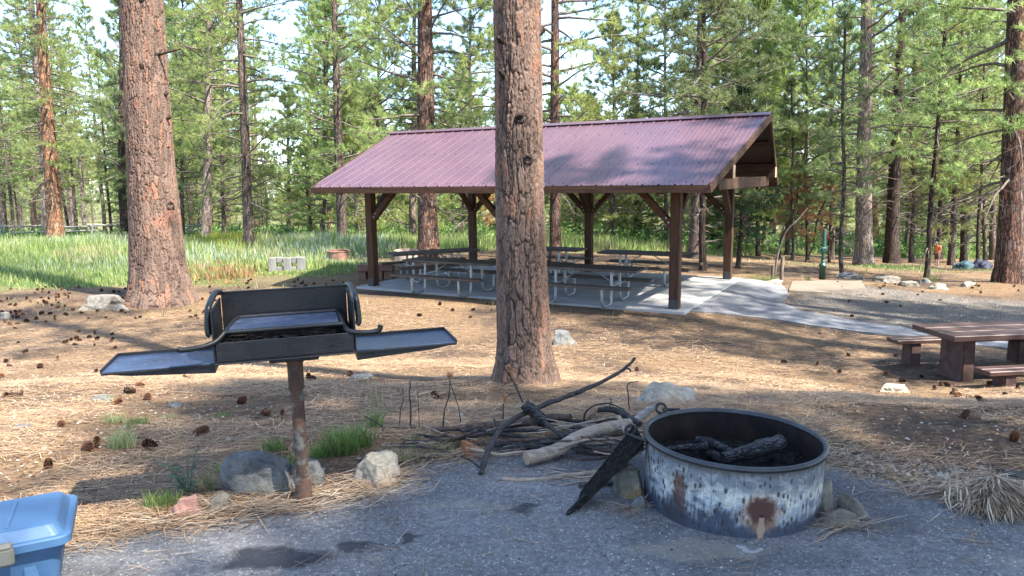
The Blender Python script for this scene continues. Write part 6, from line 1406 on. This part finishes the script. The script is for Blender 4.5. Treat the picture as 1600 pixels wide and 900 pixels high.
scat(16, 1300, 1600, 437, 462, 'cone by the boulder row', 'cones beyond the gravel', .4)
scat(5, 1300, 1600, 455, 500, 'cone on the gravel', 'cones on the gravel', 0)
scat(12, 1150, 1340, 405, 432, 'cone behind the pump', 'cones behind the pump', .3)
print('CONES', ncone)

# ================================================================ SMALL PLANTS
def tuft(px, py, wpx, hpx, n, pal, label, dry=0):
    g = G(px, py); d = g.y*_cp+(CZ-g.z)*_sp; w_ = wpx*d/FPX; h_ = hpx*d/FPX; r_ = np.random.default_rng(int(px*7+py))
    rr = r_.random(n)**.7*w_/2; th = r_.random(n)*math.tau; x = g.x+rr*np.cos(th); y = g.y+rr*np.sin(th)*.6+w_*.2
    C = pal[r_.integers(0, len(pal), n)]*(.7+.6*r_.random((n, 1)))
    o = link('grass_tuft', blades('grass_tuft', x-g.x, y-g.y, h_*(.45+.7*r_.random(n)), .0012+.0012*r_.random(n), C, lean=.9, z=Hn(x, y)-g.z+.0), MGRASS); o.location = g; tag(o, label, 'grass tuft')
GP = np.array([(.13, .22, .05), (.19, .28, .08), (.28, .33, .13), (.10, .17, .04)]); GD = np.array([(.45, .36, .20), (.38, .30, .16), (.20, .24, .09)]); GL = np.array([(.36, .40, .18), (.26, .33, .12), (.44, .42, .24)])
for a in [(185, 702, 44, 36, 240, GL, 'bright pale green grass tuft above the blue tote'), (175, 662, 38, 18, 150, GL, 'low pale grass patch on the left'), (212, 668, 40, 20, 170, GP, 'low green grass patch right of a pale one'), (265, 655, 28, 12, 90, GL, 'small grass patch below the left grill shelf'),
          (345, 652, 30, 10, 80, GP, 'short faint grass patch left of the grill post'), (452, 612, 26, 12, 70, GP, 'tiny grass patch left of the grill post, farther back'), (530, 712, 60, 46, 420, GP, 'tall green tuft right of the grill post'), (560, 700, 44, 40, 300, GP, 'green tuft beside the tall one near the twigs'), (500, 716, 40, 26, 220, GP, 'low tuft close to the right of the grill post'),
          (585, 672, 26, 40, 120, GP, 'grass tuft around the tip of the long twig'), (590, 640, 16, 60, 26, GD, 'wispy dry stalks standing behind the long twig'), (425, 708, 40, 24, 180, GP, 'grass behind the grey boulder'), (250, 800, 60, 32, 330, GP, 'dark green grass patch left of the pink rock'), (320, 770, 34, 40, 90, GD, 'sparse stalks behind the pointed rock'), (345, 745, 24, 26, 60, GP, 'few blades left of the grey boulder'),
          (460, 735, 40, 30, 140, GP, 'grass between boulder and post'), (630, 725, 50, 26, 170, GD, 'dry grass between cream rock and the pile'), (690, 715, 50, 24, 150, GD, 'dry grass along the front left of the pile'), (650, 690, 18, 12, 60, GP, 'tiny green sprout under the twigs'), (1262, 438, 10, 10, 60, GP, 'green weed by the pump pad corner'),
          (1208, 440, 40, 14, 260, GP*1.2, 'bright green grass by the stub posts'), (1180, 438, 40, 10, 200, GP, 'low green grass beside the slab corner'), (1462, 440, 26, 18, 160, GP, 'leafy green weed at the foot of the leaning pole pine'), (165, 628, 26, 14, 60, GL, 'faint grass patch at the left'), (795, 740, 8, 5, 12, GD, 'sliver of dry grass in the asphalt')]:
    tuft(*a)
# leafy weed
g = G(295, 778); mw = simple('weed_leaf', (.035, .08, .025), (.06, .12, .035), 10, .5, .001); WD = empty('weed', g); tag(WD, 'leafy green weed between the pink rock and the boulder', 'weed')
r_ = random.Random(3); stm = MB(); lf = MB()
for k in range(9):
    az = r_.uniform(0, 6.28); L = r_.uniform(.08, .2); top = Vector((math.cos(az)*L*.5, math.sin(az)*L*.4, L)); stm.tube([(0, 0, 0), top*.5+Vector((0, 0, .01)), top], .002, 5)
    for q in range(7):
        f = .3+.7*q/6; p = top*f; a2 = az+q*2.1; l = .045*r_.uniform(.7, 1.2); d = Vector((math.cos(a2), math.sin(a2), .25))*l; s = Vector((-math.sin(a2), math.cos(a2), 0))*l*.2
        lf.add([p, p+d*.5+s, p+d, p+d*.5-s], [(0, 1, 2, 3)])
stm.build('stem', mw, WD); lf.build('leaves', mw, WD)
# straw clump at the lower right
def straw_clump():
    c0 = onz(1562, 800, 0); n = 1500; r_ = np.random.default_rng(8); rr = np.abs(r_.normal(0, 1, n)); th = r_.random(n)*math.tau
    x = c0.x+rr*np.cos(th)*.085; y = c0.y+.05+rr*np.sin(th)*.05; zt = .11*np.exp(-rr**2*.8); D = np.stack([np.cos(th)*.35+r_.normal(0, .35, n), np.sin(th)*.4-.35+r_.normal(0, .25, n), -.55+.25*r_.random(n)+.0*rr], 1); flat = r_.random(n) < .35
    D[flat, 2] *= .05; D /= np.linalg.norm(D, axis=1)[:, None]; L = .07+.08*r_.random(n); z = .02+zt+.03*r_.random(n); z = np.where(D[:, 2] < -.3, np.maximum(z, .01-D[:, 2]*L), z)
    pal = np.array([(.36, .27, .18), (.46, .37, .27), (.26, .18, .11), (.20, .13, .08)])
    o = strips('straw_clump', np.stack([x, y, z], 1), D, L, .0022+.0014*r_.random(n), pal[r_.integers(0, 4, n)]*(.75+.5*r_.random((n, 1))), MNEED, .08); tag(o, 'clump of dry tan straw at the lower right edge of the asphalt', 'straw clump')
straw_clump()
